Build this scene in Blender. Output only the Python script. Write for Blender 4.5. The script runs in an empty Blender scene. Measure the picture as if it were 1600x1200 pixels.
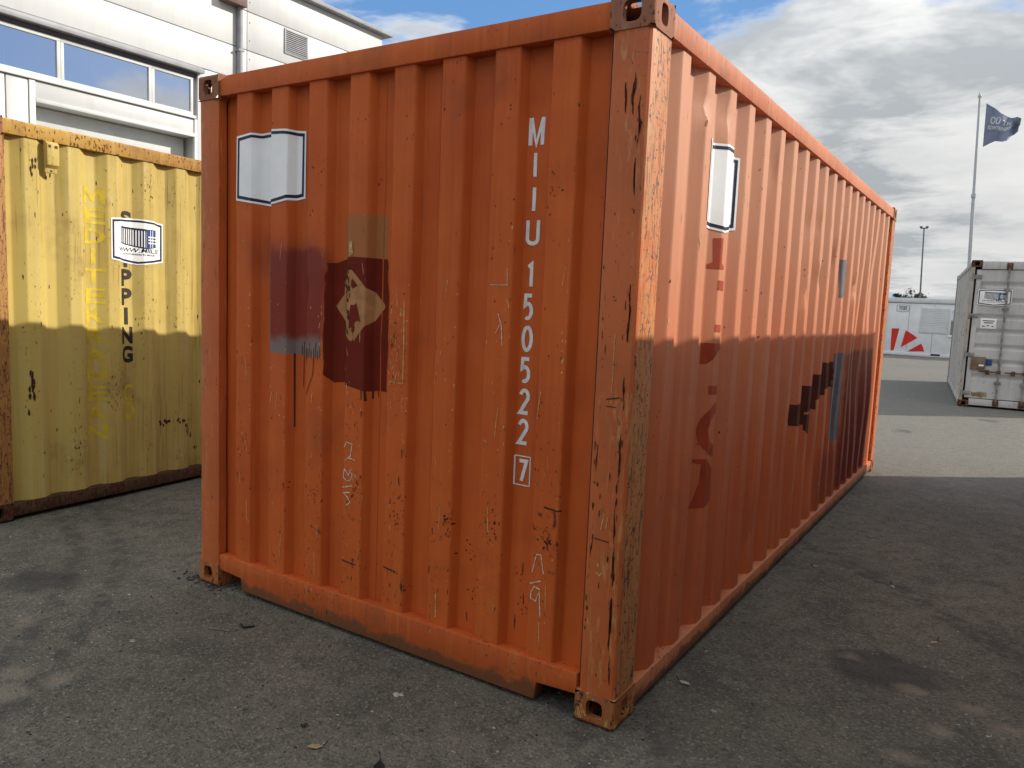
import bpy, bmesh, math, random
from mathutils import Vector, Matrix, noise as mnoise
random.seed(7)
R = math.radians
sc = bpy.context.scene
col = sc.collection

# ------------------------------------------------------------------ camera
cam_d = bpy.data.cameras.new('camera'); cam = bpy.data.objects.new('camera', cam_d); col.objects.link(cam)
cam_d.sensor_width = 36; cam_d.lens = 1210.4/1600*36; cam_d.clip_start = .05; cam_d.clip_end = 3000
cam.matrix_world = Matrix.Translation((1.098, -2.4687, 1.5489)) @ Matrix((
    (0.83658372, -0.09270364, 0.53993862), (0.54630289, 0.06741068, -0.83487062), (0.04099792, 0.99340920, 0.10703895))).to_4x4()
sc.camera = cam
# ------------------------------------------------------------------ light
SUN_AZ, SUN_EL = R(41), R(27)          # azimuth from +X towards +Y
sd = bpy.data.lights.new('sun', 'SUN'); sd.energy = 4.8; sd.angle = R(.53); sd.color = (1, .93, .82)
sun = bpy.data.objects.new('sun', sd); col.objects.link(sun)
S = Vector((math.cos(SUN_EL)*math.cos(SUN_AZ), math.cos(SUN_EL)*math.sin(SUN_AZ), math.sin(SUN_EL)))
sun.rotation_euler = S.to_track_quat('Z', 'Y').to_euler(); sun.location = (20, 20, 20)
sc.view_settings.view_transform = 'Standard'; sc.view_settings.look = 'None'
sc.cycles.max_bounces = 5; sc.cycles.diffuse_bounces = 3; sc.cycles.adaptive_threshold = .02; sc.cycles.glossy_bounces = 3; sc.cycles.transparent_max_bounces = 6
sc.view_settings.exposure = 0; sc.view_settings.gamma = 1; sc.view_settings.use_curve_mapping = False


# ------------------------------------------------------------------ node helper
class NT:
    def __init__(s, nt):
        s.nt = nt; nt.nodes.clear()
    def new(s, t, **kw):
        n = s.nt.nodes.new(t)
        for k, v in kw.items(): setattr(n, k, v)
        return n
    def put(s, sock, v):
        if hasattr(v, 'is_output'): s.nt.links.new(v, sock)
        elif v is not None:
            if isinstance(v, (tuple, list)) and sock.type == 'RGBA' and len(v) == 3: v = (*v, 1)
            sock.default_value = v
    def math(s, op, a, b=None, clamp=False):
        n = s.new('ShaderNodeMath', operation=op, use_clamp=clamp)
        s.put(n.inputs[0], a); s.put(n.inputs[1], b); return n.outputs[0]
    def add(s, a, b): return s.math('ADD', a, b)
    def mul(s, a, b): return s.math('MULTIPLY', a, b)
    def vm(s, op, a, b=None):
        n = s.new('ShaderNodeVectorMath', operation=op)
        s.put(n.inputs[0], a); s.put(n.inputs[1], b)
        return n.outputs['Value'] if op in ('DOT_PRODUCT', 'LENGTH', 'DISTANCE') else n.outputs[0]
    def noise(s, v, scale, detail=4, rough=.55, dist=0, colour=False):
        n = s.new('ShaderNodeTexNoise'); s.put(n.inputs['Vector'], v)
        n.inputs['Scale'].default_value = scale; n.inputs['Detail'].default_value = detail
        n.inputs['Roughness'].default_value = rough; n.inputs['Distortion'].default_value = dist
        return n.outputs['Color' if colour else 'Fac']
    def vor(s, v, scale, out='Distance'):
        n = s.new('ShaderNodeTexVoronoi'); s.put(n.inputs['Vector'], v); n.inputs['Scale'].default_value = scale
        return n.outputs[out]
    def rng(s, v, a, b, c=0, d=1, smooth=True):
        n = s.new('ShaderNodeMapRange'); n.interpolation_type = 'SMOOTHSTEP' if smooth else 'LINEAR'
        for i, x in enumerate((v, a, b, c, d)): s.put(n.inputs[i], x)
        return n.outputs[0]
    def mix(s, f, a, b, blend='MIX'):
        n = s.new('ShaderNodeMix', data_type='RGBA', blend_type=blend)
        s.put(n.inputs[0], f); s.put(n.inputs[6], a); s.put(n.inputs[7], b); return n.outputs[2]
    def scale(s, v, k):
        return s.vm('MULTIPLY', v, k)
    def off(s, v, k):
        return s.vm('ADD', v, k)
    def sep(s, v):
        n = s.new('ShaderNodeSeparateXYZ'); s.put(n.inputs[0], v); return n.outputs
    def comb(s, x, y, z):
        n = s.new('ShaderNodeCombineXYZ')
        for i, k in enumerate((x, y, z)): s.put(n.inputs[i], k)
        return n.outputs[0]


# ------------------------------------------------------------------ world: sky with broken cloud
w = bpy.data.worlds.new('World'); sc.world = w; w.use_nodes = True
w.cycles.sampling_method = 'MANUAL'; w.cycles.sample_map_resolution = 512
t = NT(w.node_tree)
sky = t.new('ShaderNodeTexSky', sky_type='NISHITA'); sky.sun_disc = False
sky.sun_elevation = SUN_EL; sky.sun_rotation = math.pi/2 - SUN_AZ
sky.air_density = 1.0; sky.dust_density = .6; sky.ozone_density = 1.5
d = t.new('ShaderNodeTexCoord').outputs['Generated']
dx, dy, dz = t.sep(d)
up = t.math('MAXIMUM', dz, 0)
zc = t.add(up, .13)
uv = t.comb(t.math('DIVIDE', dx, zc), t.math('DIVIDE', dy, zc), 125.0)
warp = t.off(uv, t.scale(t.noise(uv, 1.3, 1, .5, colour=True), (.35, .35, 0)))
cover = t.add(t.noise(warp, .55, 7, .60), t.rng(t.vm('DOT_PRODUCT', d, (.84, .54, 0)), 0, .6, 0, .03))
mask = t.rng(cover, .435, .505)
sh = t.noise(t.off(warp, (41.7, 15.43, 6.59)), .85, 6, .62)
thick = t.rng(cover, .50, .72)
shade = t.math('ADD', t.rng(sh, .40, .58), t.mul(thick, -.45), clamp=True)
cloud = t.mix(shade, (4.2, 4.5, 4.75), (8.6, 8.6, 8.4))
cloud = t.mix(t.rng(mask, .3, 1, .5, 0), cloud, (9.0, 9.0, 8.9))
lift = t.math('DIVIDE', t.add(1, t.mul(up, 2)), 1.3)          # overcast law: brighter overhead than near the horizon
cloud = t.vm('MULTIPLY', cloud, t.comb(lift, lift, lift))
cloud = t.mix(t.rng(up, .02, .20, .45, 0), cloud, t.mix(shade, (5.8, 6.2, 6.5), (9.4, 9.4, 9.2)))
clear = t.mix(.55, sky.outputs[0], (1.7, 4.4, 9.4))
skyc = t.mix(mask, clear, cloud)
bg = t.new('ShaderNodeBackground'); t.put(bg.inputs[0], skyc); bg.inputs[1].default_value = .1
wo = t.new('ShaderNodeOutputWorld'); t.nt.links.new(bg.outputs[0], wo.inputs[0])


# ------------------------------------------------------------------ materials
def mat(name):
    m = bpy.data.materials.new(name); m.use_nodes = True
    return m, NT(m.node_tree)


def finish(m, t, colour, rough=.5, normal=None, metal=0, spec=.5):
    b = t.new('ShaderNodeBsdfPrincipled'); o = t.new('ShaderNodeOutputMaterial')
    t.put(b.inputs['Base Color'], colour); t.put(b.inputs['Roughness'], rough); t.put(b.inputs['Metallic'], metal)
    b.inputs['Specular IOR Level'].default_value = spec
    if normal is not None: t.put(b.inputs['Normal'], normal)
    t.nt.links.new(b.outputs[0], o.inputs[0]); return m


def bump(t, h, strength=.3, dist=.003):
    n = t.new('ShaderNodeBump'); n.inputs['Strength'].default_value = strength; n.inputs['Distance'].default_value = dist
    t.put(n.inputs['Height'], h); return n.outputs[0]


def obj_co(t): return t.new('ShaderNodeTexCoord').outputs['Object']


def plain(name, c, rough=.6, var=.12, nscale=12, spec=.25):
    m, t = mat(name); p = obj_co(t)
    n = t.noise(p, nscale, 5, .6)
    c2 = tuple(v*(1-var*2) for v in c)
    return finish(m, t, t.mix(t.rng(n, .3, .7), c2, c), rough, bump(t, t.noise(p, 60, 3), .1, .001), spec=spec)


def paint(name, base, alt, faded, fade=.5, chip_a=(.10, .035, .018), chip_b=(.42, .27, .09), ta=.80, tb=.84,
          rough=.5, seed=0., dirt=(.16, .10, .06), dirt_amt=.25, streak_amt=.35, extra=None, fine=55):
    """weathered container paint: tonal drift, vertical run marks, chips that gather where the wear attribute is high"""
    m, t = mat(name); p0 = obj_co(t); p = t.off(p0, (seed, seed*.7, seed*.3))
    wear = t.new('ShaderNodeAttribute', attribute_name='wear').outputs['Fac']
    n1 = t.noise(p, .9, 4); n2 = t.noise(p, 6, 5, .6)
    st = t.noise(t.scale(p, (26, 26, .8)), 1, 3, .62)
    st2 = t.noise(t.scale(t.off(p, (3, 8, 1)), (60, 60, 1.6)), 1, 2, .6)
    c = t.mix(t.rng(t.add(t.mul(n1, .7), t.mul(n2, .3)), .38, .62), base, alt)
    c = t.mix(t.mul(t.rng(st, .48, .70), fade), c, faded)
    c = t.mix(t.mul(t.mul(t.rng(st2, .56, .74), t.rng(n1, .40, .62)), streak_amt), c, dirt)
    c = t.mix(t.mul(t.rng(t.noise(t.off(p, (9, 2, 5)), 2.1, 4, .65), .55, .75), dirt_amt), c, dirt)
    if extra: c = extra(t, p0, c)
    ptch = t.rng(t.noise(t.off(p, (1, 4, 7)), 2.6, 3), .45, .68)
    nf = t.noise(t.scale(p, (1, 1, .6)), fine, 4, .66)
    boost = t.add(t.mul(wear, .17), t.mul(ptch, .075))
    mb_ = t.rng(t.add(t.noise(t.scale(t.off(p, (6, 6, 6)), (1, 1, .35)), fine*.8, 3, .66), boost), tb, tb+.03)
    c = t.mix(mb_, c, chip_b)
    ma = t.rng(t.add(nf, boost), ta, ta+.025)
    halo = t.rng(t.add(nf, boost), ta-.07, ta+.01)
    c = t.mix(t.mul(halo, .35), c, tuple(v*1.7 for v in chip_a))
    c = t.mix(ma, c, chip_a)
    r = t.add(t.add(rough, t.mul(n2, .16)), t.mul(ma, .25))
    h = t.add(t.mul(t.noise(p, 28, 1), .6), t.mul(t.add(ma, mb_), -.5))
    return finish(m, t, c, r, bump(t, h, .16, .002), spec=.16)


def blob(t, p, c, half, soft, jag=.02, nscale=14):
    """soft edged rectangle of old paint in container coordinates (None = any depth)"""
    if getattr(t, 'warp', None) is None: t.warp = t.off(t.noise(p, 9, 3, .6, colour=True), (-.5, -.5, -.5))
    q = t.off(p, t.scale(t.warp, (jag*2,)*3))
    o = t.sep(q); f = None
    for i in range(3):
        if half[i] is None: continue
        g = t.rng(t.math('ABSOLUTE', t.math('SUBTRACT', o[i], c[i])), half[i]+soft, half[i]-soft)
        f = g if f is None else t.mul(f, g)
    return f


def front_extra(t, p, c):
    c = t.mix(t.mul(blob(t, p, (-1.335, 0, 1.80), (.125, None, .095), .004, .003), .75), c, (.30, .135, .045))   # old tan coat
    c = t.mix(t.mul(blob(t, p, (-1.768, 0, 1.475), (.203, None, .222), .004, .002), .9), c, (.165, .155, .150)) # old grey-blue panel
    red = blob(t, p, (-1.745, 0, 1.535), (.205, None, .205), .03, .05, 7)
    c = t.mix(red, c, (.215, .030, .016))
    c = t.mix(t.mul(blob(t, p, (-1.80, 0, 1.70), (.26, None, .09), .09, .05, 6), .50), c, (.20, .042, .028))
    return c


def foot_grime(z_hi):
    def f(t, p, c):
        z = t.sep(p)[2]; n_ = t.noise(p, 7, 5, .7)
        g = t.rng(t.add(z, t.mul(n_, -.16)), -.035, z_hi-.09, 1, 0)
        c = t.mix(t.mul(g, .75), c, (.115, .072, .040))
        return t.mix(t.mul(t.rng(t.noise(t.off(p, (3, 5, 8)), 19, 5, .7), .60, .70), .55), c, (.16, .058, .028))
    return f


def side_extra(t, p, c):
    c = t.mix(t.mul(blob(t, p, (0, 4.85, .68), (None, .62, .56), .03, .03, 5), .88), c, (.15, .022, .018))
    c = t.mix(t.mul(blob(t, p, (0, 4.3, .30), (None, .9, .26), .16, .10, 4), .6), c, (.19, .034, .024))
    # chalky fading with the sunlit tone painted in, paler towards the top
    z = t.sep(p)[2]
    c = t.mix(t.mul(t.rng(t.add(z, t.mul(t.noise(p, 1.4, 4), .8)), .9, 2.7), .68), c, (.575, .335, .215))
    return c


M = {}
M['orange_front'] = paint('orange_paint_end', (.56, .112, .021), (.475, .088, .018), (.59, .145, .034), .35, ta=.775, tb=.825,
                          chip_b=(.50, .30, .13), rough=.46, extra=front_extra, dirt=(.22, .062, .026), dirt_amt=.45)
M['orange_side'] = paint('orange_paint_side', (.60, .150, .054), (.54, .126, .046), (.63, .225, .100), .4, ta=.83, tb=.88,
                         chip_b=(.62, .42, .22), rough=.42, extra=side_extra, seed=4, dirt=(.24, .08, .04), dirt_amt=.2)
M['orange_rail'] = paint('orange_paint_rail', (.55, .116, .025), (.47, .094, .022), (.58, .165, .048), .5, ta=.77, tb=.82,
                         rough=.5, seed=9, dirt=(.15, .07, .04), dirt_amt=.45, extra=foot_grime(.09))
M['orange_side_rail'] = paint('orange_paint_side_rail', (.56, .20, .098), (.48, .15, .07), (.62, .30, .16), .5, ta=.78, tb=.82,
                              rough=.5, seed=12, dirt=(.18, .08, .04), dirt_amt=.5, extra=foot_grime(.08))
M['yellow'] = paint('yellow_paint', (.53, .405, .118), (.455, .335, .098), (.56, .46, .20), .5, chip_a=(.10, .045, .018),
                    chip_b=(.72, .58, .22), ta=.765, tb=.82, rough=.5, seed=21, dirt=(.25, .155, .050), dirt_amt=.6, streak_amt=.85)
M['yellow_rail'] = paint('yellow_paint_rail', (.52, .31, .075), (.38, .20, .055), (.58, .38, .12), .5, chip_a=(.12, .05, .02),
                         chip_b=(.20, .09, .03), ta=.66, tb=.72, rough=.6, seed=25, dirt=(.16, .09, .045), dirt_amt=.6)
M['yellow_sill'] = paint('yellow_rusty_sill', (.085, .048, .026), (.065, .036, .020), (.12, .07, .036), .5, chip_a=(.06, .028, .016),
                         chip_b=(.12, .05, .025), ta=.62, tb=.66, rough=.7, seed=27, dirt=(.09, .05, .03), dirt_amt=.7)
M['grey'] = paint('grey_paint', (.565, .56, .55), (.50, .495, .485), (.60, .595, .58), .5, chip_a=(.16, .085, .045),
                  chip_b=(.30, .20, .12), ta=.80, tb=.80, rough=.55, seed=31, dirt=(.30, .25, .19), dirt_amt=.7, streak_amt=.6, fine=30)
M['grey_side'] = paint('grey_side_paint', (.56, .53, .47), (.48, .45, .39), (.60, .57, .52), .5, chip_a=(.18, .10, .05),
                       chip_b=(.30, .20, .12), ta=.80, tb=.72, rough=.6, seed=33, dirt=(.28, .20, .13), dirt_amt=.5, fine=30)
M['rusty'] = paint('rusty_steel', (.13, .065, .038), (.085, .045, .03), (.20, .12, .075), .5, chip_a=(.05, .025, .018),
                   chip_b=(.24, .13, .07), ta=.62, tb=.64, rough=.78, seed=41, dirt=(.06, .035, .025), dirt_amt=.5)
M['pale'] = paint('pale_grey_paint', (.50, .47, .44), (.44, .41, .38), (.54, .52, .49), .5, rough=.5, seed=45)
M['casting_orange'] = paint('worn_casting', (.42, .135, .042), (.30, .10, .038), (.46, .22, .075), .6, chip_a=(.055, .03, .02),
                            chip_b=(.48, .29, .09), ta=.715, tb=.715, rough=.65, seed=51, dirt=(.12, .055, .03), dirt_amt=.9)
M['casting_dark'] = paint('dark_casting', (.33, .135, .078), (.24, .098, .058), (.36, .19, .11), .5, chip_a=(.05, .03, .02),
                          chip_b=(.36, .20, .10), ta=.71, tb=.72, rough=.65, seed=55, dirt=(.10, .05, .03), dirt_amt=.9)


def post_mat(name, base, tan, dark, seed, bare):
    """corner post: scraped to an older yellow coat and bare dark steel in long vertical tears"""
    m, t = mat(name); p0 = obj_co(t); p = t.off(p0, (seed,)*3)
    wear = t.new('ShaderNodeAttribute', attribute_name='wear').outputs['Fac']
    n1 = t.noise(p, 2.2, 5)
    s1 = t.noise(t.scale(p, (46, 46, 6)), 1, 5, .66, .6)
    s2 = t.noise(t.scale(t.off(p, (7, 3, 2)), (80, 80, 9)), 1, 5, .68, .8)
    s3 = t.noise(t.scale(t.off(p, (2, 9, 4)), (66, 66, 8)), 1, 5, .66, .6)
    nf = t.noise(p, 60, 6, .65)
    c = t.mix(t.rng(n1, .35, .65), base, tuple(v*.82 for v in base))
    sel = t.add(t.add(s1, t.mul(wear, bare)), t.mul(t.math('SUBTRACT', n1, .5), .22))
    c = t.mix(t.mul(t.rng(sel, .63, .78), .62), c, tan)
    c = t.mix(t.mul(t.rng(t.add(s3, t.mul(wear, bare*.45)), .66, .74), .40), c, tuple(min(1, v*1.2) for v in tan))
    dk = t.add(t.add(s2, t.mul(wear, bare*.40)), t.mul(t.math('SUBTRACT', nf, .5), .16))
    mk = t.mul(t.rng(dk, .675, .72), .8)
    c = t.mix(t.mul(t.rng(dk, .60, .69), .4), c, tuple(v*2.5 for v in dark)); c = t.mix(mk, c, dark)
    ch = t.rng(t.add(nf, t.mul(wear, .08)), .69, .71)
    c = t.mix(ch, c, dark)
    h = t.add(t.mul(s1, .6), t.mul(t.add(mk, ch), -.6))
    return finish(m, t, c, t.add(.5, t.mul(mk, .3)), bump(t, h, .35, .003), spec=.4)


M['post_orange'] = post_mat('orange_post', (.53, .122, .028), (.54, .27, .095), (.075, .038, .022), 2, .20)
M['post_yellow'] = post_mat('yellow_post', (.50, .30, .07), (.30, .12, .035), (.09, .03, .014), 8, .25)
M['post_grey'] = post_mat('grey_post', (.44, .40, .35), (.22, .12, .07), (.07, .035, .022), 14, .22)
M['white_print'] = plain('white_print', (.80, .79, .76), .5, .10, 30)
M['white_sticker'] = plain('white_sticker', (.93, .93, .92), .4, .04, 7)
M['navy'] = plain('navy_print', (.015, .022, .055), .4, .1)
M['blue_print'] = plain('blue_print', (.03, .075, .22), .4, .1)
M['grey_print'] = plain('grey_print', (.35, .40, .46), .4, .1)
M['black_print'] = plain('black_print', (.045, .035, .028), .6, .25, 25)
M['pale_yellow'] = plain('pale_yellow_print', (.65, .485, .045), .55, .12, 14)
M['maroon'] = plain('maroon_paint', (.165, .022, .011), .6, .10, 6, .07)
M['drip'] = plain('maroon_drip', (.09, .020, .016), .4, .1)
M['tan_paint'] = plain('tan_old_paint', (.44, .20, .075), .55, .15, 20)
M['grey_blue'] = plain('grey_blue_paint', (.17, .16, .18), .45, .15, 10)
M['dark_step'] = plain('dark_brown_paint', (.10, .028, .020), .55, .15, 10, .1)
M['faint_red'] = plain('faded_red_letter', (.40, .058, .021), .5, .12, 8)
M['chalk'] = plain('chalk', (.85, .62, .45), .9, .3, 90)
M['chalk_white'] = plain('white_chalk', (.66, .58, .50), .9, .3, 90)
M['scratch'] = plain('yellow_scratch', (.78, .50, .19), .7, .3, 60)
M['chip'] = plain('rust_chip', (.075, .028, .016), .8, .3, 60)
M['bare'] = plain('dark_metal', (.05, .035, .028), .6, .3, 40)
M['seal'] = plain('black_seal', (.02, .02, .022), .7, .2)
M['steel'] = plain('galvanised_steel', (.36, .34, .31), .55, .3, 14)


# ------------------------------------------------------------------ mesh helpers
def tag(o, label=None, cat=None, group=None, kind=None):
    if label: o['label'] = label
    if cat: o['category'] = cat
    if group: o['group'] = group
    if kind: o['kind'] = kind
    return o


def empty(name, loc, rz=0, label=None, cat=None, group=None):
    o = bpy.data.objects.new(name, None); o.location = loc; o.rotation_euler = (0, 0, rz); col.objects.link(o)
    o.empty_display_size = .2
    return tag(o, label, cat, group)


def link(name, me, m=None, parent=None):
    o = bpy.data.objects.new(name, me); col.objects.link(o)
    if m is not None: me.materials.append(M[m] if isinstance(m, str) else m)
    if parent is not None: o.parent = parent
    return o


class MB:
    def __init__(s): s.v = []; s.f = []
    def quad(s, *p):
        b = len(s.v); s.v += [tuple(q) for q in p]; s.f.append(tuple(range(b, b+len(p))))
    def box(s, x0, x1, y0, y1, z0, z1, mp=None):
        p = [(x, y, z) for z in (z0, z1) for y in (y0, y1) for x in (x0, x1)]
        if mp: p = [mp(*q) for q in p]
        b = len(s.v); s.v += p
        for f in ((0, 2, 3, 1), (4, 5, 7, 6), (0, 1, 5, 4), (2, 6, 7, 3), (0, 4, 6, 2), (1, 3, 7, 5)): s.f.append(tuple(b+i for i in f))
        return s
    def prism(s, poly, a, b, mp):
        """poly (p,q) extruded along the third axis from a to b; mp(p,q,r)->xyz"""
        n = len(poly); k = len(s.v)
        s.v += [mp(p, q, a) for p, q in poly] + [mp(p, q, b) for p, q in poly]
        s.f.append(tuple(k+i for i in range(n))); s.f.append(tuple(k+n+i for i in reversed(range(n))))
        for i in range(n): j = (i+1) % n; s.f.append((k+i, k+n+i, k+n+j, k+j))
        return s
    def tube(s, a, b, r0, r1=None, n=10):
        a, b = Vector(a), Vector(b); r1 = r0 if r1 is None else r1
        d = (b-a).normalized(); u = d.orthogonal().normalized(); w_ = d.cross(u); k = len(s.v)
        for c, r in ((a, r0), (b, r1)):
            for i in range(n):
                an = 2*math.pi*i/n; s.v.append(tuple(c+u*r*math.cos(an)+w_*r*math.sin(an)))
        for i in range(n): j = (i+1) % n; s.f.append((k+i, k+j, k+n+j, k+n+i))
        s.f.append(tuple(k+i for i in reversed(range(n)))); s.f.append(tuple(k+n+i for i in range(n)))
        return s
    def mesh(s, name):
        me = bpy.data.meshes.new(name); me.from_pydata(s.v, [], s.f); me.update(); return me
    def build(s, name, m, parent=None, bevel=0, smooth=None, wear=None, seg=2):
        me = s.mesh(name)
        bm = bmesh.new(); bm.from_mesh(me); bmesh.ops.remove_doubles(bm, verts=bm.verts, dist=1e-5)
        bmesh.ops.recalc_face_normals(bm, faces=bm.faces)
        if bevel:
            ed = [e for e in bm.edges if len(e.link_faces) == 2 and e.calc_face_angle(0) > R(30)]
            bmesh.ops.bevel(bm, geom=ed, offset=bevel, segments=seg, profile=.5, affect='EDGES', clamp_overlap=True)
            smooth = smooth or 40
        bm.to_mesh(me); bm.free()
        if smooth:
            me.polygons.foreach_set('use_smooth', [True]*len(me.polygons)); me.set_sharp_from_angle(angle=R(smooth))
        if wear is not None:
            a = me.attributes.new('wear', 'FLOAT', 'POINT')
            for i, v in enumerate(me.vertices): a.data[i].value = wear(v.co) if callable(wear) else wear
        return link(name, me, m, parent)


# ------------------------------------------------------------------ corrugated sheet + conforming paint
def rounded(pts, r=.007):
    out = [pts[0]]
    for i in range(1, len(pts)-1):
        p, c, n = Vector(pts[i-1]), Vector(pts[i]), Vector(pts[i+1])
        a, b = (p-c), (n-c); ra = min(r, a.length*.4, b.length*.4); a.normalize(); b.normalize()
        p0, p2 = c+a*ra, c+b*ra
        if a.length and (p-c).length > r*4: out.append(tuple(c+a*ra*2.2))
        for k in (0, .33, .67, 1): out.append(tuple((1-k)**2*p0+2*k*(1-k)*c+k*k*p2))
        if (n-c).length > r*4: out.append(tuple(c+b*ra*2.2))
    out.append(pts[-1]); return out


class Sheet:
    """corrugated metal: profile depth d(u) plus dents; place(u, d, z) puts it in container space"""
    def __init__(s, prof, place, dents=(), wob=.0012, seed=0):
        s.p = rounded(prof); s.place = place; s.dents = dents; s.wob = wob; s.seed = seed
        s.us = [a for a, _ in s.p]
    def depth(s, u, z):
        import bisect
        i = min(max(bisect.bisect_right(s.us, u)-1, 0), len(s.p)-2)
        (a, da), (b, db) = s.p[i], s.p[i+1]
        d = da+(db-da)*(u-a)/(b-a) if b > a else da
        if s.wob: d += s.wob*mnoise.noise((u*3.1+s.seed, z*2.3, s.seed*1.7))*2
        for (u0, z0, ru, rz, am) in s.dents:
            k = ((u-u0)/ru)**2+((z-z0)/rz)**2
            if k < 9: d += am*math.exp(-k)
        return d
    def at(s, u, z, off=0): return s.place(u, s.depth(u, z)-off, z)
    def build(s, name, z0, z1, m, parent, nz=26, du=.05, wear=None, zs=None):
        us = []
        for (a, _), (b, _) in zip(s.p, s.p[1:]):
            n = max(1, math.ceil((b-a)/du)); us += [a+(b-a)*i/n for i in range(n)]
        us.append(s.us[-1])
        zs = zs or [z0+(z1-z0)*i/nz for i in range(nz+1)]
        v = [s.at(u, z) for z in zs for u in us]; n = len(us)
        f = [(j*n+i, j*n+i+1, (j+1)*n+i+1, (j+1)*n+i) for j in range(len(zs)-1) for i in range(n-1)]
        me = bpy.data.meshes.new(name); me.from_pydata(v, [], f); me.update()
        me.polygons.foreach_set('use_smooth', [True]*len(f)); me.set_sharp_from_angle(angle=R(35))
        if wear:
            a = me.attributes.new('wear', 'FLOAT', 'POINT')
            a.data.foreach_set('value', [wear(u, z) for z in zs for u in us])
        return link(name, me, m, parent)
    def decal(s, name, polys, m, parent, off=.0016, dz=.05, tris=None):
        """lay flat (u,z) polygons on the sheet, cut at every bend of the profile"""
        bm = bmesh.new()
        for po in polys: 
            try: bm.faces.new([bm.verts.new((u, 0, z)) for u, z in po])
            except ValueError: pass
        if tris:
            V, Fc = tris; vs = [bm.verts.new((u, 0, z)) for u, z in V]
            for f in Fc:
                try: bm.faces.new([vs[i] for i in f])
                except ValueError: pass
        bmesh.ops.triangulate(bm, faces=[f for f in bm.faces if len(f.verts) > 4])
        us = [v.co.x for v in bm.verts]; zz = [v.co.z for v in bm.verts]
        for b in s.us:
            if min(us) < b < max(us):
                bmesh.ops.bisect_plane(bm, geom=bm.verts[:]+bm.edges[:]+bm.faces[:], plane_co=(b, 0, 0), plane_no=(1, 0, 0), dist=1e-6)
        if dz:
            z = min(zz)+dz
            while z < max(zz):
                bmesh.ops.bisect_plane(bm, geom=bm.verts[:]+bm.edges[:]+bm.faces[:], plane_co=(0, 0, z), plane_no=(0, 0, 1), dist=1e-6); z += dz
        for v in bm.verts: v.co = s.at(v.co.x, v.co.z, off)
        me = bpy.data.meshes.new(name); bm.to_mesh(me); bm.free()
        return link(name, me, m, parent)


class Flat(Sheet):
    def __init__(s, place, d=0): s.place = place; s.us = []; s.d = d
    def depth(s, u, z): return s.d


def stroke(pts, wd):
    """polyline -> list of quads of even width"""
    P = [Vector(p) for p in pts]; L = []
    for i, p in enumerate(P):
        a = (P[i]-P[i-1]).normalized() if i else None
        b = (P[i+1]-P[i]).normalized() if i < len(P)-1 else None
        if a is None: a = b
        if b is None: b = a
        n = Vector((-(a+b).y, (a+b).x)); n = n.normalized() if n.length > 1e-6 else Vector((-a.y, a.x))
        k = 1/max(.45, n.dot(Vector((-a.y, a.x))))
        L.append((p+n*wd/2*k, p-n*wd/2*k))
    return [[tuple(L[i][0]), tuple(L[i+1][0]), tuple(L[i+1][1]), tuple(L[i][1])] for i in range(len(L)-1)]


def arc(cx, cz, rx, rz, a0, a1, n=12):
    return [(cx+rx*math.cos(R(a0+(a1-a0)*i/n)), cz+rz*math.sin(R(a0+(a1-a0)*i/n))) for i in range(n+1)]


GL = {   # condensed stencil capitals, unit box: x 0..1, z 0..1 (stroke centre lines, box is inset by the stroke)
    'I': [[(.5, 0), (.5, 1)]],
    'U': [[(.0, 1)]+arc(.5, .2, .5, .2, 180, 360)+[(1, 1)]],
    '1': [[(.2, .84), (.55, .97), (.55, 0)]],
    '5': [[(.95, 1), (.12, 1), (.08, .56)]+arc(.45, .32, .5, .32, 120, -120, 16)],
    '0': [arc(.5, .5, .5, .5, 90, 450, 28)],
    '2': [arc(.5, .74, .47, .27, 165, -25, 12)+[(.0, .0), (1, .0)]],
    '7': [[(0, 1), (1, 1), (.35, 0)]],
}


def glyph_stroke(ch, u0, u1, z0, z1, wd):
    i = wd/2; A = lambda p: (u0+i+(u1-u0-wd)*p[0], z0+i+(z1-z0-wd)*p[1])
    out = []
    for ln in GL[ch]: out += stroke([A(p) for p in ln], wd)
    return out


_gc = {}
def text2d(s, bold=0.0):
    if (s, bold) in _gc: return _gc[(s, bold)]
    cu = bpy.data.curves.new('lettering_source', 'FONT'); cu.body = s; cu.offset = bold; cu.resolution_u = 3
    ob = bpy.data.objects.new('lettering_source', cu); col.objects.link(ob)
    me = ob.evaluated_get(bpy.context.evaluated_depsgraph_get()).to_mesh()
    V = [(v.co.x, v.co.y) for v in me.vertices]; F = [tuple(p.vertices) for p in me.polygons]
    bpy.data.objects.remove(ob); bpy.data.curves.remove(cu)
    x0, x1 = min(v[0] for v in V), max(v[0] for v in V); y0, y1 = min(v[1] for v in V), max(v[1] for v in V)
    V = [((x-x0)/max(1e-6, x1-x0), (y-y0)/max(1e-6, y1-y0)) for x, y in V]
    _gc[(s, bold)] = (V, F); return V, F


def letters(spec, bold=.0, shear=0):
    """spec: list of (text, u0, u1, z0, z1) -> one (verts, faces)"""
    V, F = [], []
    for s, u0, u1, z0, z1 in spec:
        v, f = text2d(s, bold); b = len(V)
        V += [(u0+(u1-u0)*x+shear*(z1-z0)*(y-.5), z0+(z1-z0)*y) for x, y in v]; F += [tuple(i+b for i in q) for q in f]
    return V, F


def ragged(poly, step=.02, amp=.004):
    out = []
    for i, p in enumerate(poly):
        a, b = Vector(p), Vector(poly[(i+1) % len(poly)]); n = max(1, int((b-a).length/step)); nm = Vector((-(b-a).y, (b-a).x)).normalized()
        for k in range(n): out.append(tuple(a+(b-a)*k/n+nm*random.uniform(-amp, amp)))
    return out


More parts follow.
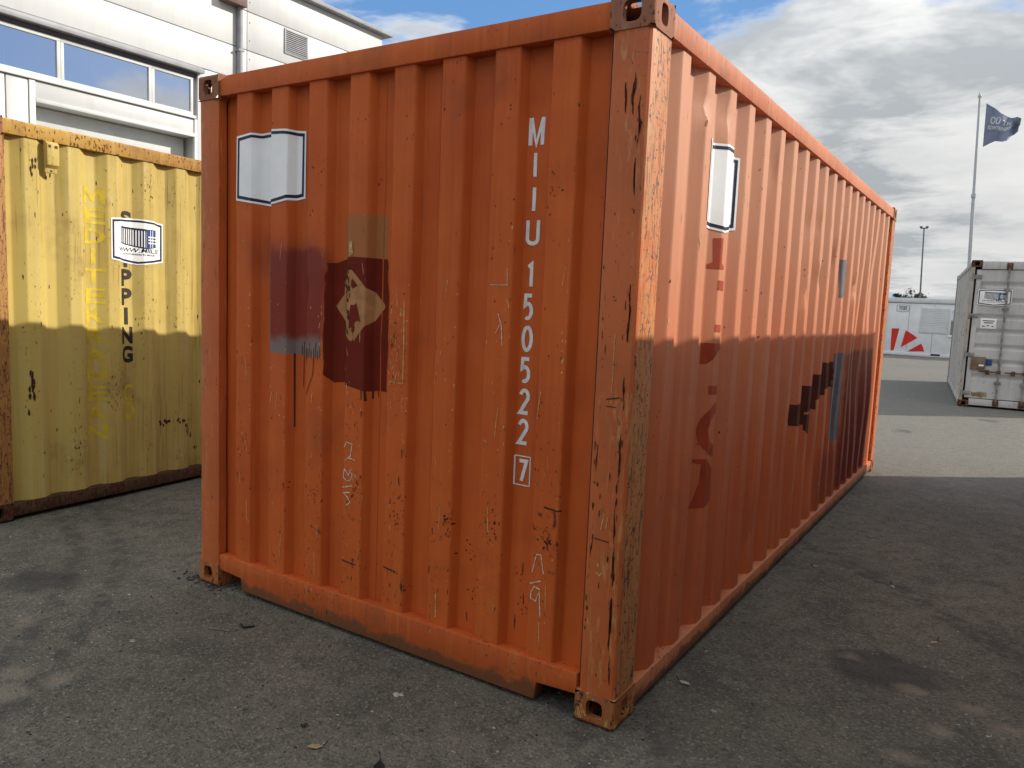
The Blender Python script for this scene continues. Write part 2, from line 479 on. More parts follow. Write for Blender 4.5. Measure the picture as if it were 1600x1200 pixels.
# ------------------------------------------------------------------ ground
def gz(x, y):
    z = 0.0
    k = min(1, max(0, (-2.7-x)/1.4)); z -= .025*k*k*(3-2*k)
    k = min(1, max(0, (y-16)/18)); z -= .15*k*k*(3-2*k)
    return z


def ground_h(x, y):
    z = gz(x, y)
    if abs(x) < 30 and abs(y) < 45: z += .006*mnoise.noise((x*.9, y*.9, 3))+.003*mnoise.noise((x*3, y*3, 8))-.004
    return z


def ticks(a, b, step, far):
    t_ = [a+step*i for i in range(int((b-a)/step)+1)]; g = step; lo, hi = t_[0], t_[-1]; L, H = [], []
    while hi < far: g *= 1.22; hi += g; H.append(hi)
    g = step
    while lo > -far: g *= 1.22; lo -= g; L.append(lo)
    return L[::-1]+t_+H


gx, gy = ticks(-6, 4, .11, 900), ticks(-3, 12, .11, 900)
me = bpy.data.meshes.new('ground'); n = len(gx)
me.from_pydata([(x, y, ground_h(x, y)) for y in gy for x in gx], [],
               [(j*n+i, j*n+i+1, (j+1)*n+i+1, (j+1)*n+i) for j in range(len(gy)-1) for i in range(n-1)])
me.polygons.foreach_set('use_smooth', [True]*len(me.polygons)); me.update()
m, t = mat('worn_asphalt'); p = obj_co(t)
n0 = t.noise(p, .45, 4, .6); n1 = t.noise(p, 1.7, 5, .62); n2 = t.noise(p, 9, 5, .62); n3 = t.noise(p, 85, 3, .65)
c = t.mix(t.rng(n1, .35, .65), (.100, .092, .072), (.138, .125, .097))
c = t.mix(t.mul(t.rng(n0, .44, .60), .7), c, (.160, .142, .112))
c = t.mix(t.mul(t.rng(n2, .46, .66), .60), c, (.076, .072, .058))
c = t.mix(t.mul(t.rng(t.noise(t.off(p, (4, 9, 1)), 2.6, 5, .68), .53, .64), .70), c, (.066, .066, .055))
c = t.mix(t.mul(t.rng(n3, .42, .62), .24), c, (.20, .185, .15))
c = t.mix(t.mul(t.rng(n3, .46, .30), .40), c, (.034, .032, .028))
py_ = t.sep(p)[1]
c = t.mix(t.mul(t.rng(t.add(py_, t.mul(t.math('SUBTRACT', n1, .5), 2.5)), 4.2, 7.0), .65), c, (.215, .200, .168))
vc = t.new('ShaderNodeTexVoronoi'); t.put(vc.inputs['Vector'], p); vc.inputs['Scale'].default_value = 110
g1 = t.sep(vc.outputs['Color'])[0]
c = t.mix(t.mul(t.rng(g1, .78, 1.0), .50), c, (.27, .25, .21))
c = t.mix(t.mul(t.rng(g1, .30, 0.0), .5), c, (.035, .033, .030))
# curved tyre scuffs of a turning lorry, and oil drips
rr_ = t.vm('LENGTH', t.off(t.scale(p, (1, 1, 0)), (5.2, 3.6, 0)))
rr_ = t.add(rr_, t.mul(n1, .10)); tyre = None
for rad, wd_ in ((3.95, .07), (4.17, .06), (6.25, .09), (6.55, .07), (8.4, .10)):
    g_ = t.rng(t.math('ABSOLUTE', t.math('SUBTRACT', rr_, rad)), wd_, wd_*.4); tyre = g_ if tyre is None else t.math('MAXIMUM', tyre, g_)
c = t.mix(t.mul(t.mul(tyre, t.rng(n2, .36, .60)), .55), c, (.048, .046, .042))
oil = t.rng(t.noise(t.off(p, (31, 7, 2)), 1.15, 3, .5), .66, .74)
c = t.mix(t.mul(oil, .65), c, (.035, .034, .032))
spk = t.rng(t.noise(t.off(p, (2, 2, 2)), 38, 2, .6), .70, .73)
c = t.mix(t.mul(spk, t.rng(n1, .44, .60)), c, (.48, .46, .42))
spk2 = t.rng(t.noise(t.off(p, (7, 1, 2)), 24, 3, .6), .66, .70)
c = t.mix(t.mul(spk2, .75), c, (.034, .032, .030))
q = t.off(p, t.scale(t.off(t.noise(p, 9, 5, .65, colour=True), (-.5, -.5, -.5)), (.16, .10, 0)))
dust = t.math('ADD', t.rng(t.noise(t.off(p, (8, 3, 3)), 2.4, 6, .68), .63, .74), 0)
for (bx_, by_, br_) in ((-1.93, -.98, .06), (-1.97, -1.13, .07), (-2.1, -1.05, .06), (.865, 1.08, .05), (1.218, .95, .055), (.90, .5, .06), (1.087, 1.057, .05), (.6, 1.25, .05), (-.42, -.60, .05), (1.0, .78, .05)):
    dd = t.vm('LENGTH', t.scale(t.off(q, (-bx_, -by_, 0)), (.7, 1, 0)))
    dust = t.math('MAXIMUM', dust, t.rng(dd, br_*1.25, br_*.2))
c = t.mix(t.mul(dust, .38), c, (.32, .265, .195))
hgt = t.add(t.add(t.mul(t.rng(vc.outputs['Distance'], 0, .6), -.7), t.mul(n3, .8)), t.mul(n2, 1.4))
ground = link('ground', me, finish(m, t, c, t.rng(n2, .2, .8, .70, .90), bump(t, hgt, .7, .006), spec=.3))
tag(ground, kind='structure')

W, H = 2.438, 2.591


# ------------------------------------------------------------------ container kit
def casting(parent, sx, sy, sz, L, m):
    """hollow corner casting with slotted holes in its three outer faces"""
    w_, l_, h_ = .162, .178, .118; th = .026
    mb = MB()
    X = lambda a: -a if sx > 0 else -W+a          # a measured inward from the outer faces
    Y = lambda b: b if sy < 0 else L-b
    Z = lambda c_: c_ if sz < 0 else H-c_
    def plate(du, dv, hu, hv, place):
        N = 20
        ov = []
        for i in range(N):
            an = 2*math.pi*i/N; cx, cy = math.cos(an), math.sin(an)
            e = .6
            ov.append((du/2+hu*math.copysign(abs(cx)**e, cx), dv/2+hv*math.copysign(abs(cy)**e, cy)))
        rect = []
        for i in range(N):
            an = 2*math.pi*i/N; cx, cy = math.cos(an), math.sin(an); k = 1/max(abs(cx), abs(cy))
            rect.append((du/2+du/2*cx*k, dv/2+dv/2*cy*k))
        for i in range(N):
            j = (i+1) % N
            mb.quad(place(*rect[i], 0), place(*rect[j], 0), place(*ov[j], 0), place(*ov[i], 0))
            mb.quad(place(*ov[i], 0), place(*ov[j], 0), place(*ov[j], th), place(*ov[i], th))
        for i in range(N):
            j = (i+1) % N
            inr = [(min(max(a, th), du-th), min(max(b, th), dv-th)) for a, b in rect]
            mb.quad(place(*inr[i], th), place(*inr[j], th), place(*ov[j], th), place(*ov[i], th))
    plate(w_, h_, .034, .036, lambda a, b, d_: (X(a), Y(d_), Z(b)))
    plate(l_, h_, .030, .036, lambda a, b, d_: (X(d_), Y(a), Z(b)))
    plate(w_, l_, .032, .058, lambda a, b, d_: (X(a), Y(b), Z(d_)))
    # inner solid faces
    a0, b0, c0 = w_, l_, h_
    mb.quad((X(a0), Y(0), Z(0)), (X(a0), Y(b0), Z(0)), (X(a0), Y(b0), Z(c0)), (X(a0), Y(0), Z(c0)))
    mb.quad((X(0), Y(b0), Z(0)), (X(a0), Y(b0), Z(0)), (X(a0), Y(b0), Z(c0)), (X(0), Y(b0), Z(c0)))
    mb.quad((X(0), Y(0), Z(c0)), (X(a0), Y(0), Z(c0)), (X(a0), Y(b0), Z(c0)), (X(0), Y(b0), Z(c0)))
    mesh = mb.mesh('corner_casting')
    bm = bmesh.new(); bm.from_mesh(mesh); bmesh.ops.remove_doubles(bm, verts=bm.verts, dist=1e-4)
    xo, yo, zo = X(0), Y(0), Z(0)
    ed = []
    for e in bm.edges:
        c_ = [v.co for v in e.verts]
        on = sum((all(abs(q.x-xo) < 1e-5 for q in c_), all(abs(q.y-yo) < 1e-5 for q in c_), all(abs(q.z-zo) < 1e-5 for q in c_)))
        if on >= 2: ed.append(e)
    bmesh.ops.recalc_face_normals(bm, faces=bm.faces)
    bmesh.ops.bevel(bm, geom=ed, offset=.014, segments=3, profile=.5, affect='EDGES')
    bm.to_mesh(mesh); bm.free()
    mesh.polygons.foreach_set('use_smooth', [True]*len(mesh.polygons)); mesh.set_sharp_from_angle(angle=R(32))
    a = mesh.attributes.new('wear', 'FLOAT', 'POINT'); a.data.foreach_set('value', [.45]*len(mesh.vertices))
    return link('corner_casting', mesh, m, parent)


def post(parent, sx, sy, L, m, door=False):
    pf = [(.150, .060), (.150, .014), (.128, .005), (.030, .005), (.016, .008), (.008, .016), (.005, .030),
          (.005, .165), (.013, .190), (.060, .190), (.060, .060)]
    if not door:                 # pressed front post; keep its creases
        poly = pf
    else:
        poly = [(.056, .05), (.056, .006), (.014, .006), (.006, .014), (.006, .15), (.012, .165), (.06, .165), (.06, .05)]
    X = lambda a: -a if sx > 0 else -W+a
    Y = lambda b: b if sy < 0 else L-b
    zs = [.112+(H-.224)*i/24 for i in range(25)]; mb = MB(); n = len(poly)
    for z in zs:
        for a, b in poly:
            k = .0016*mnoise.noise((a*20+sx*5, b*20+sy*3, z*5))
            mb.v.append((X(a+k), Y(b+k), z))
    for r_ in range(len(zs)-1):
        for i in range(n):
            j = (i+1) % n; mb.f.append((r_*n+i, r_*n+j, (r_+1)*n+j, (r_+1)*n+i))
    def wv(co):
        a = -co.x if sx > 0 else co.x+W; b = co.y if sy < 0 else L-co.y
        if a < .016 and b > .02: return 1.3
        if a < .034: return .55
        return .30 if a > .12 else .02
    return mb.build('corner_post', m, parent, smooth=28, wear=wv)


def side_profile(L, start=.325, pitch=.281, outer=.078, slope=.062, do=.017, di=.062, u0=.18, u1=None):
    u1 = u1 or L-.155; pts = [(u0, di)]; k = 0
    while start+pitch*k+outer+slope < u1:
        s_ = start+pitch*k; pts += [(max(u0+.004, s_-slope), di), (s_, do), (s_+outer, do), (s_+outer+slope, di)]; k += 1
    pts.append((u1, di)); return pts


def end_profile(do=.022, di=.070):
    pts = [(-2.295, di)]
    for k in range(8):
        s_ = -2.163+.2527*k; pts += [(s_-.022, di), (s_, do), (s_+.112, do), (s_+.134, di)]
    pts.append((-.14, di)); return pts


def door_end(parent, front, L, mm, logo=None):
    """two cargo doors with hinges, locking bars, cam keepers, handles and seals; u runs left to right seen from outside"""
    P = (lambda u, d_, z: (-W+u, d_, z)) if front else (lambda u, d_, z: (-u, L-d_, z))
    header = MB().box(.162, W-.162, .006, .09, H-.155, H-.02, P).build('door_header', mm['rail'], parent, .006, wear=.4)
    sill = MB().box(.162, W-.162, .006, .09, .035, .150, P).build('door_sill', mm['rail'], parent, .006, wear=.6)
    for dr in range(2):
        a0 = .088 if dr == 0 else W/2+.008; a1 = W/2-.008 if dr == 0 else W-.088
        prof = [(.165, .030)]
        for g in (.55, .81, 1.075, 1.345, 1.60, 1.885, 2.165):
            prof += [(g-.042, .030), (g-.026, .063), (g+.004, .063), (g+.062, .030)]
        prof.append((2.425, .030))
        sh_ = Sheet(prof, lambda u, d_, z: P(z, d_, u), wob=.0008, seed=dr*3)
        ba, bb = a0+.075, a1-.055
        door = sh_.build('door', ba, bb, mm['door'], parent, nz=10, du=.06, wear=lambda u, z: .55 if u < .5 or u > 2.3 else .1)
        fr = MB()
        fr.box(a0, ba+.002, .022, .065, .165, 2.425, P); fr.box(bb-.002, a1, .022, .065, .165, 2.425, P)
        fr.build('door_frame', mm['door'], door, .004, wear=.35)
        MB().box(a0-.034, a1+.034 if dr else a1+.004, .068, .080, .152, 2.434, P).build('door_seal', 'seal', door)
        he = a0 if dr == 0 else a1; sg = 1 if dr == 0 else -1
        for z in (2.30, 1.62, .93, .25):
            hb = MB().box(he-sg*.062, he+sg*.085, .004, .026, z-.035, z+.035, P); hb.tube(P(he-sg*.045, .004, z-.06), P(he-sg*.045, .004, z+.06), .016)
            hb.build('hinge', mm['rod'], door, .003)
        for ru in ((.57, .955) if dr == 0 else (W-.955, W-.57)):
            rod = MB().tube(P(ru, -.004, .085), P(ru, -.004, H-.06), .0165, n=12).build('locking_bar', mm['rod'], door, smooth=40)
            for z in (2.08, 1.75, .84, .45):
                MB().box(ru-.05, ru+.05, -.008, .026, z-.02, z+.02, P).build('bar_bracket', mm['rod'], rod, .005)
            for z in (.10, H-.10):
                k = MB().box(ru-.045, ru+.045, -.018, .012, z-.055, z+.055, P); k.box(ru-.028, ru+.028, -.034, -.016, z-.03, z+.03, P)
                k.build('cam_keeper', mm['rod2'], rod, .006)
            zz = .645 if ru < 1 else .66
            hd = MB().box(min(ru, ru-.30), ru, -.022, -.010, zz-.010, zz+.012, P); hd.box(ru-.03, ru+.03, -.030, .01, zz-.03, zz+.03, P)
            hd.box(ru-.20, ru-.14, -.03, .03, zz-.05, zz+.03, P); hd.build('bar_handle', mm['rod2'], rod, .004)
    return P


def container(name, label, loc, rz, L, mm, door_front=False, dents_end=(), dents_side=(), side_kw={}, group=None):
    root = empty(name, loc, rz, label, 'shipping container', group); out = {'root': root}
    for sx in (1, -1):
        for sy in (-1, 1):
            post(root, sx, sy, L, mm['post'], (sy > 0) != door_front)
            for sz in (-1, 1): casting(root, sx, sy, sz, L, mm['cast_top'] if sz > 0 else mm['cast_bottom'])
    # corrugated end wall
    y_of = (lambda d_: L-d_) if door_front else (lambda d_: d_)
    es = Sheet(end_profile(), lambda u, d_, z: (u, y_of(d_), z), dents_end, seed=1)
    def wear_end(u, z):
        d_ = es.depth(u, z); return (.75 if d_ < .034 else .10)*(1.15 if .5 < z < .75 else .8 if z < 1.4 else .35)
    out['end'] = es; es.build('end_wall', .150, 2.500, mm['end'], root, nz=48, wear=wear_end)
    # fork pockets / locating notches cut from the sill underside
    sl = [(-.162, .092), (-.162, .172), (-W+.162, .172), (-W+.162, .092), (-2.105, .082), (-2.095, .020), (-1.75, .016), (-.345, .012), (-.338, .082)]
    MB().prism(sl, .008, .080, lambda p_, q_, r_: (p_, y_of(r_), q_)).build('bottom_sill', mm['rail'], root, .006, wear=.5)
    MB().prism([(-.162, 2.484), (-W+.162, 2.484), (-W+.162, 2.560), (-W+.22, 2.578), (-.22, 2.578), (-.162, 2.578)], .010, .085,
               lambda p_, q_, r_: (p_, y_of(r_), q_)).build('top_header', mm['rail'], root, .005, wear=.25)
    # long sides
    sp = side_profile(L, **side_kw)
    for sx in (1, -1):
        pl = (lambda u, d_, z: (-d_, u, z)) if sx > 0 else (lambda u, d_, z: (-W+d_, u, z))
        ss = Sheet(sp, pl, dents_side if sx > 0 else (), wob=.0016, seed=5+sx)
        def wear_side(u, z, ss=ss):
            d_ = ss.depth(u, z); return (.55 if d_ < .028 else .05)
        ss.build('side_wall', .110, 2.500, mm['side'], root, nz=48 if sx > 0 else 12, wear=wear_side)
        out['side' if sx > 0 else 'left'] = ss
        br = MB()
        br.prism([(.006, .024), (.006, .108), (.070, .112), (.070, .100), (.016, .096), (.016, .036), (.05, .034), (.05, .024)], .178, L-.178, lambda p_, q_, r_: pl(r_, p_, q_))
        br.build('bottom_rail', mm['side_rail'], root, .003, wear=.5)
        MB().prism([(.006, 2.488), (.006, 2.572), (.022, 2.584), (.076, 2.584), (.076, 2.488)], .178, L-.178, lambda p_, q_, r_: pl(r_, p_, q_)).build('top_rail', mm['side_rail'], root, .004, wear=.35)
    # roof sheet and floor
    rp = [(.06, 2.560)]; yk = .2
    while yk < L-.3: rp += [(yk, 2.560), (yk+.012, 2.578), (yk+.08, 2.578), (yk+.092, 2.560)]; yk += .209
    rp.append((L-.06, 2.560)); mb = MB()
    for (a, za), (b, zb) in zip(rp, rp[1:]): mb.quad((-W+.05, a, za), (-.05, a, za), (-.05, b, zb), (-W+.05, b, zb))
    mb.build('roof', mm['side'], root)
    fl = MB().box(-W+.085, -.085, .09, L-.09, .135, .165)
    yk = .4
    while yk < L-.3: fl.box(-W+.08, -.08, yk, yk+.045, .045, .134); yk += .33
    fl.build('floor_frame', mm['under'], root)
    out['P'] = door_end(root, door_front, L, mm)
    return out


# ------------------------------------------------------------------ the orange container
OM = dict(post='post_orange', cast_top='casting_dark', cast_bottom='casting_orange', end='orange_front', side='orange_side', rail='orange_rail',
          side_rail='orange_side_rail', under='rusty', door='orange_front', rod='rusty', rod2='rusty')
rd = random.Random(11)
dents_s = [(.604, 2.351, .03, .05, .018), (.62, 2.30, .02, .03, -.008), (.88, 2.379, .03, .05, .016), (2.916, 1.788, .035, .05, .024), (2.86, 1.83, .03, .03, -.012),
           (2.823, 2.117, .03, .035, .016), (3.368, 1.93, .05, .08, .022), (2.582, 1.642, .04, .03, .02), (2.55, 1.67, .03, .03, -.01), (1.693, 2.294, .03, .09, .016),
           (4.6, 1.2, .20, .6, .034), (5.1, 1.7, .16, .45, .034), (3.9, .8, .2, .5, .026), (5.3, .8, .22, .4, -.016), (3.66, 1.9, .05, .16, .024), (4.25, 1.75, .06, .05, .026), (4.85, .9, .05, .30, .022), (3.4, 1.3, .10, .35, .018), (2.3, .7, .12, .30, .014), (1.72, .35, .10, .12, .014), (3.1, .45, .10, .2, .02), (2.02, 1.25, .05, .12, .012)]
for k in range(44): dents_s.append((rd.uniform(.4, 5.8), rd.uniform(.2, 2.4), rd.uniform(.02, .07), rd.uniform(.03, .14), rd.uniform(-.006, .009)))
dents_e = [(-.605, 2.31, .04, .05, .012), (-.47, 2.285, .05, .06, .012), (-1.66, 1.555, .03, .04, .012), (-.30, 1.96, .09, .05, .006), (-.19, .45, .03, .03, .006)]
for k in range(50): dents_e.append((rd.uniform(-2.2, -.2), rd.uniform(.2, 2.4), rd.uniform(.02, .06), rd.uniform(.03, .14), rd.uniform(-.006, .009)))
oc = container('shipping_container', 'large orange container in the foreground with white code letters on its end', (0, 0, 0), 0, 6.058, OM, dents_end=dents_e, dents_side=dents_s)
og, E_, SD = oc['root'], oc['end'], oc['side']


def shield(u0, z0, w_, h_, i=0.):
    a, b = i, i
    return [(u0+a, z0+h_*.955-b), (u0+w_*.25, z0+h_*.985-b), (u0+w_*.5, z0+h_-b), (u0+w_*.75, z0+h_*.985-b), (u0+w_-a, z0+h_*.955-b),
            (u0+w_-a, z0+h_*.09+b), (u0+w_*.5, z0+b), (u0+a, z0+h_*.09+b)]


def sticker(sheet, u0, z0, w_, h_, parent, logo, off=.003, flip=False, label=None):
    st_ = sheet.decal('sticker', [shield(u0, z0, w_, h_)], 'white_sticker', parent, off, dz=0)
    if label: st_['label'] = label
    A_, B_ = shield(u0, z0, w_, h_, w_*.022), shield(u0, z0, w_, h_, w_*.052)
    ring = [[A_[i], A_[(i+1) % 8], B_[(i+1) % 8], B_[i]] for i in range(8)]
    sheet.decal('sticker_border', ring, 'navy', st_, off+.0012, dz=0)
    if not logo: return st_
    U = lambda x: u0+w_*x
    Z = lambda y: z0+h_*y
    q = lambda a, b, c_, d_: [(U(a), Z(b)), (U(c_), Z(d_))]
    # little container drawing: ribbed long side, blue doors
    polys, blue, wh = [], [], []
    topl, botl = (lambda x: .80-(x-.20)*.06), (lambda x: .47-(x-.20)*.20)
    polys.append([(U(.20), Z(.815)), (U(.62), Z(.79)), (U(.62), Z(.75)), (U(.20), Z(.775))])
    polys.append([(U(.20), Z(.47)), (U(.62), Z(.385)), (U(.62), Z(.355)), (U(.20), Z(.45))])
    for k in range(12):
        x = .20+k*.036; polys.append([(U(x), Z(topl(x))), (U(x+.017), Z(topl(x+.017))), (U(x+.017), Z(botl(x+.017))), (U(x), Z(botl(x)))])
    blue.append([(U(.62), Z(.79)), (U(.82), Z(.79)), (U(.82), Z(.41)), (U(.62), Z(.355))])
    for a, b in ((.685, .695), (.725, .735)): wh.append([(U(a), Z(.77)), (U(b), Z(.77)), (U(b), Z(.40)), (U(a), Z(.39))])
    for z_ in (.64, .575, .51):
        for a, b in ((.65, .755), (.77, .82)): wh.append([(U(a), Z(z_)), (U(b), Z(z_)), (U(b), Z(z_-.03)), (U(a), Z(z_-.03))])
    wh2 = [[(U(.11), Z(.475)), (U(.20), Z(.465)), (U(.20), Z(.46)), (U(.11), Z(.47))], [(U(.82), Z(.425)), (U(.93), Z(.43)), (U(.93), Z(.425)), (U(.82), Z(.42))],
           [(U(.11), Z(.235)), (U(.23), Z(.235)), (U(.23), Z(.228)), (U(.11), Z(.228))], [(U(.80), Z(.235)), (U(.92), Z(.235)), (U(.92), Z(.228)), (U(.80), Z(.228))]]
    sheet.decal('logo_drawing', polys+wh2, 'navy', st_, off+.0012, dz=0); sheet.decal('logo_doors', blue, 'blue_print', st_, off+.0012, dz=0)
    sheet.decal('logo_door_lines', wh, 'white_sticker', st_, off+.0022, dz=0)
    sheet.decal('lettering', [], 'navy', st_, off+.0014, dz=0, tris=letters([('WWW.MIIL.EE', U(.13), U(.90), Z(.275), Z(.365))], .01, .3))
    sheet.decal('small_lettering', [], 'navy', st_, off+.0014, dz=0, tris=letters([('KONTEINERITE MÜÜK', U(.25), U(.78), Z(.21), Z(.255))], .008))
    return st_


sticker(E_, -2.158, 1.948, .434, .352, og, False, label='blank white sticker with navy border on the shaded end')
sticker(SD, .672, 1.88, .462, .375, og, False, label='blank white sticker with navy border on the sunlit side')
# white code letters, top to bottom
cl = []
Mz0, Mz1 = 2.132, 2.233
cl += stroke([(-.504, Mz0), (-.504, Mz1)], .016)+stroke([(-.452, Mz0), (-.452, Mz1)], .016)+stroke([(-.503, Mz1), (-.478, Mz0+.004), (-.453, Mz1)], .015)
for ch, u0, u1, z1 in (('I', -.508, -.450, 2.111), ('I', -.508, -.450, 1.984), ('U', -.508, -.447, 1.862), ('1', -.506, -.450, 1.700), ('5', -.508, -.460, 1.578),
                       ('0', -.508, -.456, 1.456), ('5', -.509, -.459, 1.334), ('2', -.508, -.457, 1.211), ('2', -.508, -.455, 1.092), ('7', -.500, -.453, .934)):
    E_.decal('code_letter', glyph_stroke(ch, u0, u1, z1-.102 if ch != '7' else z1-.095, z1, .0148), 'white_print', og)
E_.decal('code_letter', cl, 'white_print', og); cl = []
for a, b in (((-.513, .945), (-.443, .945)), ((-.443, .945), (-.443, .830)), ((-.443, .830), (-.513, .830)), ((-.513, .830), (-.513, .945))): cl += stroke([a, b], .0045)
E_.decal('check_digit_box', cl, 'white_print', og)
# repainted patches on the end
pb = [(-1.541, 1.685), (-1.459, 1.700), (-1.402, 1.713), (-1.291, 1.708), (-1.203, 1.703), (-1.199, 1.129), (-1.276, 1.123), (-1.329, 1.140), (-1.44, 1.145), (-1.524, 1.138), (-1.545, 1.178), (-1.548, 1.368)]
E_.decal('paint_patch', [ragged(pb, .03, .005)], 'maroon', og, .0012)['label'] = 'maroon repainted rectangle with rough edges'
dm = [(-1.515, 1.491), (-1.463, 1.545), (-1.462, 1.60), (-1.425, 1.655), (-1.375, 1.655), (-1.219, 1.508), (-1.215, 1.495), (-1.361, 1.336), (-1.385, 1.345), (-1.462, 1.435)]
E_.decal('placard_residue', [ragged(dm, .05, .0015)], 'tan_paint', og, .0024)['label'] = 'tan diamond left by a torn placard'
E_.decal('placard_tear', [ragged([(-1.378, 1.50), (-1.345, 1.51), (-1.335, 1.47), (-1.315, 1.43), (-1.35, 1.425), (-1.355, 1.40), (-1.385, 1.395)], .012, .006)], 'maroon', og, .0034)
PLAC = [(-1.422+rd.gauss(0, .018), rd.uniform(1.37, 1.66), rd.uniform(.003, .010), rd.uniform(.005, .018)) for k in range(70)]
E_.decal('paint_spot', [ragged([(-1.395, 1.775), (-1.375, 1.78), (-1.37, 1.72), (-1.39, 1.715)], .01, .003)], 'scratch', og, .0034)
dr_ = []
for a, b, w_ in (((-1.779, 1.257), (-1.777, .900), .005), ((-1.721, 1.25), (-1.723, 1.099), .004), ((-1.305, 1.13), (-1.302, 1.085), .006), ((-1.29, 1.13), (-1.287, 1.08), .006), ((-1.272, 1.13), (-1.272, 1.09), .005), ((-1.245, 1.14), (-1.243, 1.10), .004)):
    dr_ += stroke([a, b], w_)
dr_ += stroke([(-1.607, 1.25), (-1.61, 1.17), (-1.63, 1.13), (-1.651, 1.076)], .004)+stroke([(-1.66, 1.25), (-1.665, 1.18), (-1.672, 1.15)], .003)
E_.decal('paint_runs', dr_, 'drip', og, .0022)['kind'] = 'stuff'
E_.decal('paint_drips', sum([stroke([(-1.735+.014*k, 1.30+.02*math.sin(k*2.1)), (-1.735+.014*k, 1.252-.012*abs(math.sin(k*1.3)))], .004) for k in range(13)], []), 'drip', og, .002)['kind'] = 'stuff'
# chalk notes
ck = stroke([(-1.401, .857), (-1.385, .885), (-1.35, .880), (-1.360, .825), (-1.399, .795), (-1.37, .815), (-1.332, .809)], .005)
ck += stroke([(-1.366, .759), (-1.346, .742), (-1.355, .715), (-1.377, .708), (-1.402, .724), (-1.394, .761), (-1.37, .735), (-1.352, .768)], .005)
ck += stroke([(-1.405, .675), (-1.345, .690)], .006)+stroke([(-1.356, .658), (-1.392, .652), (-1.37, .635), (-1.355, .614), (-1.374, .596)], .005)
E_.decal('chalk_scribble', ck, 'chalk', og, .002)['kind'] = 'stuff'
ck = stroke([(-.384, .511), (-.368, .585), (-.348, .587), (-.333, .515)], .004)+stroke([(-.391, .466), (-.343, .485)], .005)
ck += stroke([(-.344, .452), (-.370, .458), (-.383, .43), (-.382, .409), (-.361, .402), (-.346, .444), (-.341, .38), (-.338, .344)], .005)
ck += stroke([(-.589, 1.496), (-.572, 1.45), (-.565, 1.374)], .004)+stroke([(-.598, 1.42), (-.58, 1.455)], .003)+stroke([(-.633, 1.606), (-.553, 1.607), (-.556, 1.668)], .003)
ck += stroke([(-.055, .66), (-.045, .70), (-.04, .72)], .003)
E_.decal('chalk_numeral', ck, 'chalk', og, .002)['kind'] = 'stuff'


def tear_mark(u, z, l_, w_):
    n_ = max(5, int(l_/.012)); ce = [u+w_*.5*math.sin(i*.55+u*90)+rd.uniform(-.2, .2)*w_ for i in range(n_+1)]
    hw = [w_*rd.uniform(.12, .75)*(math.sin(math.pi*(i+.4)/(n_+.8))**.4) for i in range(n_+1)]
    return [(c_-h_, z-l_*i/n_) for i, (c_, h_) in enumerate(zip(ce, hw))]+[(c_+h_*rd.uniform(.4, 1.3), z-l_*i/n_) for i, (c_, h_) in reversed(list(enumerate(zip(ce, hw))))]


def specks(sheet, name, m, parent, items, off=.0014):
    mb = MB()
    for u, z, ru, rz in items:
        n_ = random.randint(5, 7); a0 = random.random()*6
        mb.quad(*[sheet.at(u+ru*random.uniform(.5, 1.2)*math.cos(a0+6.283*i/n_), z+rz*random.uniform(.5, 1.2)*math.sin(a0+6.283*i/n_), off) for i in range(n_)])
    o = link(name, mb.mesh(name), m, parent); o['kind'] = 'stuff'; return o


specks(E_, 'placard_scuffs', 'dark_step', og, PLAC, .0040)
OUT = [(-2.163+.2527*k, -2.163+.2527*k+.112) for k in range(8)]
it, it2 = [], []
for (u0, u1) in OUT:
    for k in range(16): it.append((rd.choice((u0+rd.uniform(.002, .02), u1-rd.uniform(.002, .03), rd.uniform(u0, u1))), rd.uniform(.2, 2.4)**1.0, rd.uniform(.0012, .004), rd.uniform(.002, .007)))
    for k in range(20): it2.append((rd.choice((u1-rd.uniform(.0, .018), rd.uniform(u0, u1))), rd.choice((rd.uniform(.8, 1.6), rd.uniform(.3, 1.9))), rd.uniform(.0012, .0034), rd.uniform(.002, .010)))
for (cu_, cz_, n_) in ((-1.80, .615, 7), (-1.60, .612, 10), (-1.336, .645, 10), (-1.07, .651, 8), (-1.06, .585, 10), (-.81, .63, 16), (-.585, .66, 12), (-.32, .64, 14), (-.34, .67, 8), (-1.209, 1.44, 5),
                       (-1.02, .30, 5), (-.70, .35, 9), (-.47, .45, 8), (-.45, .33, 8), (-.72, .50, 8), (-.66, .40, 6), (-.36, 1.95, 6), (-.60, 2.24, 4), (-1.55, 2.05, 3), (-1.26, 2.04, 3), (-1.1, 1.18, 5)):
    for k in range(n_): it.append((cu_+rd.gauss(0, .018), cz_+rd.gauss(0, .022), rd.uniform(.002, .006), rd.uniform(.002, .006)))
specks(E_, 'rust_chips', 'chip', og, it); specks(E_, 'pale_chips', 'scratch', og, it2)
sc_ = []
for k in range(34):
    u0, u1 = rd.choice(OUT); u = rd.uniform(u0+.01, u1-.01); z = rd.uniform(.3, 1.8); ln = rd.uniform(.02, .12); dx_ = rd.uniform(-.012, .012)
    sc_ += stroke([(u, z), (u+dx_*.6, z-ln*.5), (min(max(u+dx_, u0), u1), z-ln)], rd.uniform(.0016, .0034))
for k in range(34):                                             # crazed, scraped strip on the fifth and fourth ribs
    for (a, b) in ((-1.16, -1.06), (-1.45, -1.385)):
        u = rd.uniform(a, b); z = rd.uniform(1.0, 1.5); sc_ += stroke([(u, z), (u+rd.uniform(-.012, .012), z-rd.uniform(.01, .04))], rd.uniform(.0014, .0030))
sc_ += stroke([(-1.067, 1.529), (-1.062, 1.37), (-1.064, 1.179)], .005)+stroke([(-1.141, 1.182), (-1.062, 1.18)], .003)
E_.decal('scratches', sc_, 'scratch', og, .002, dz=0)['kind'] = 'stuff'
bs = []
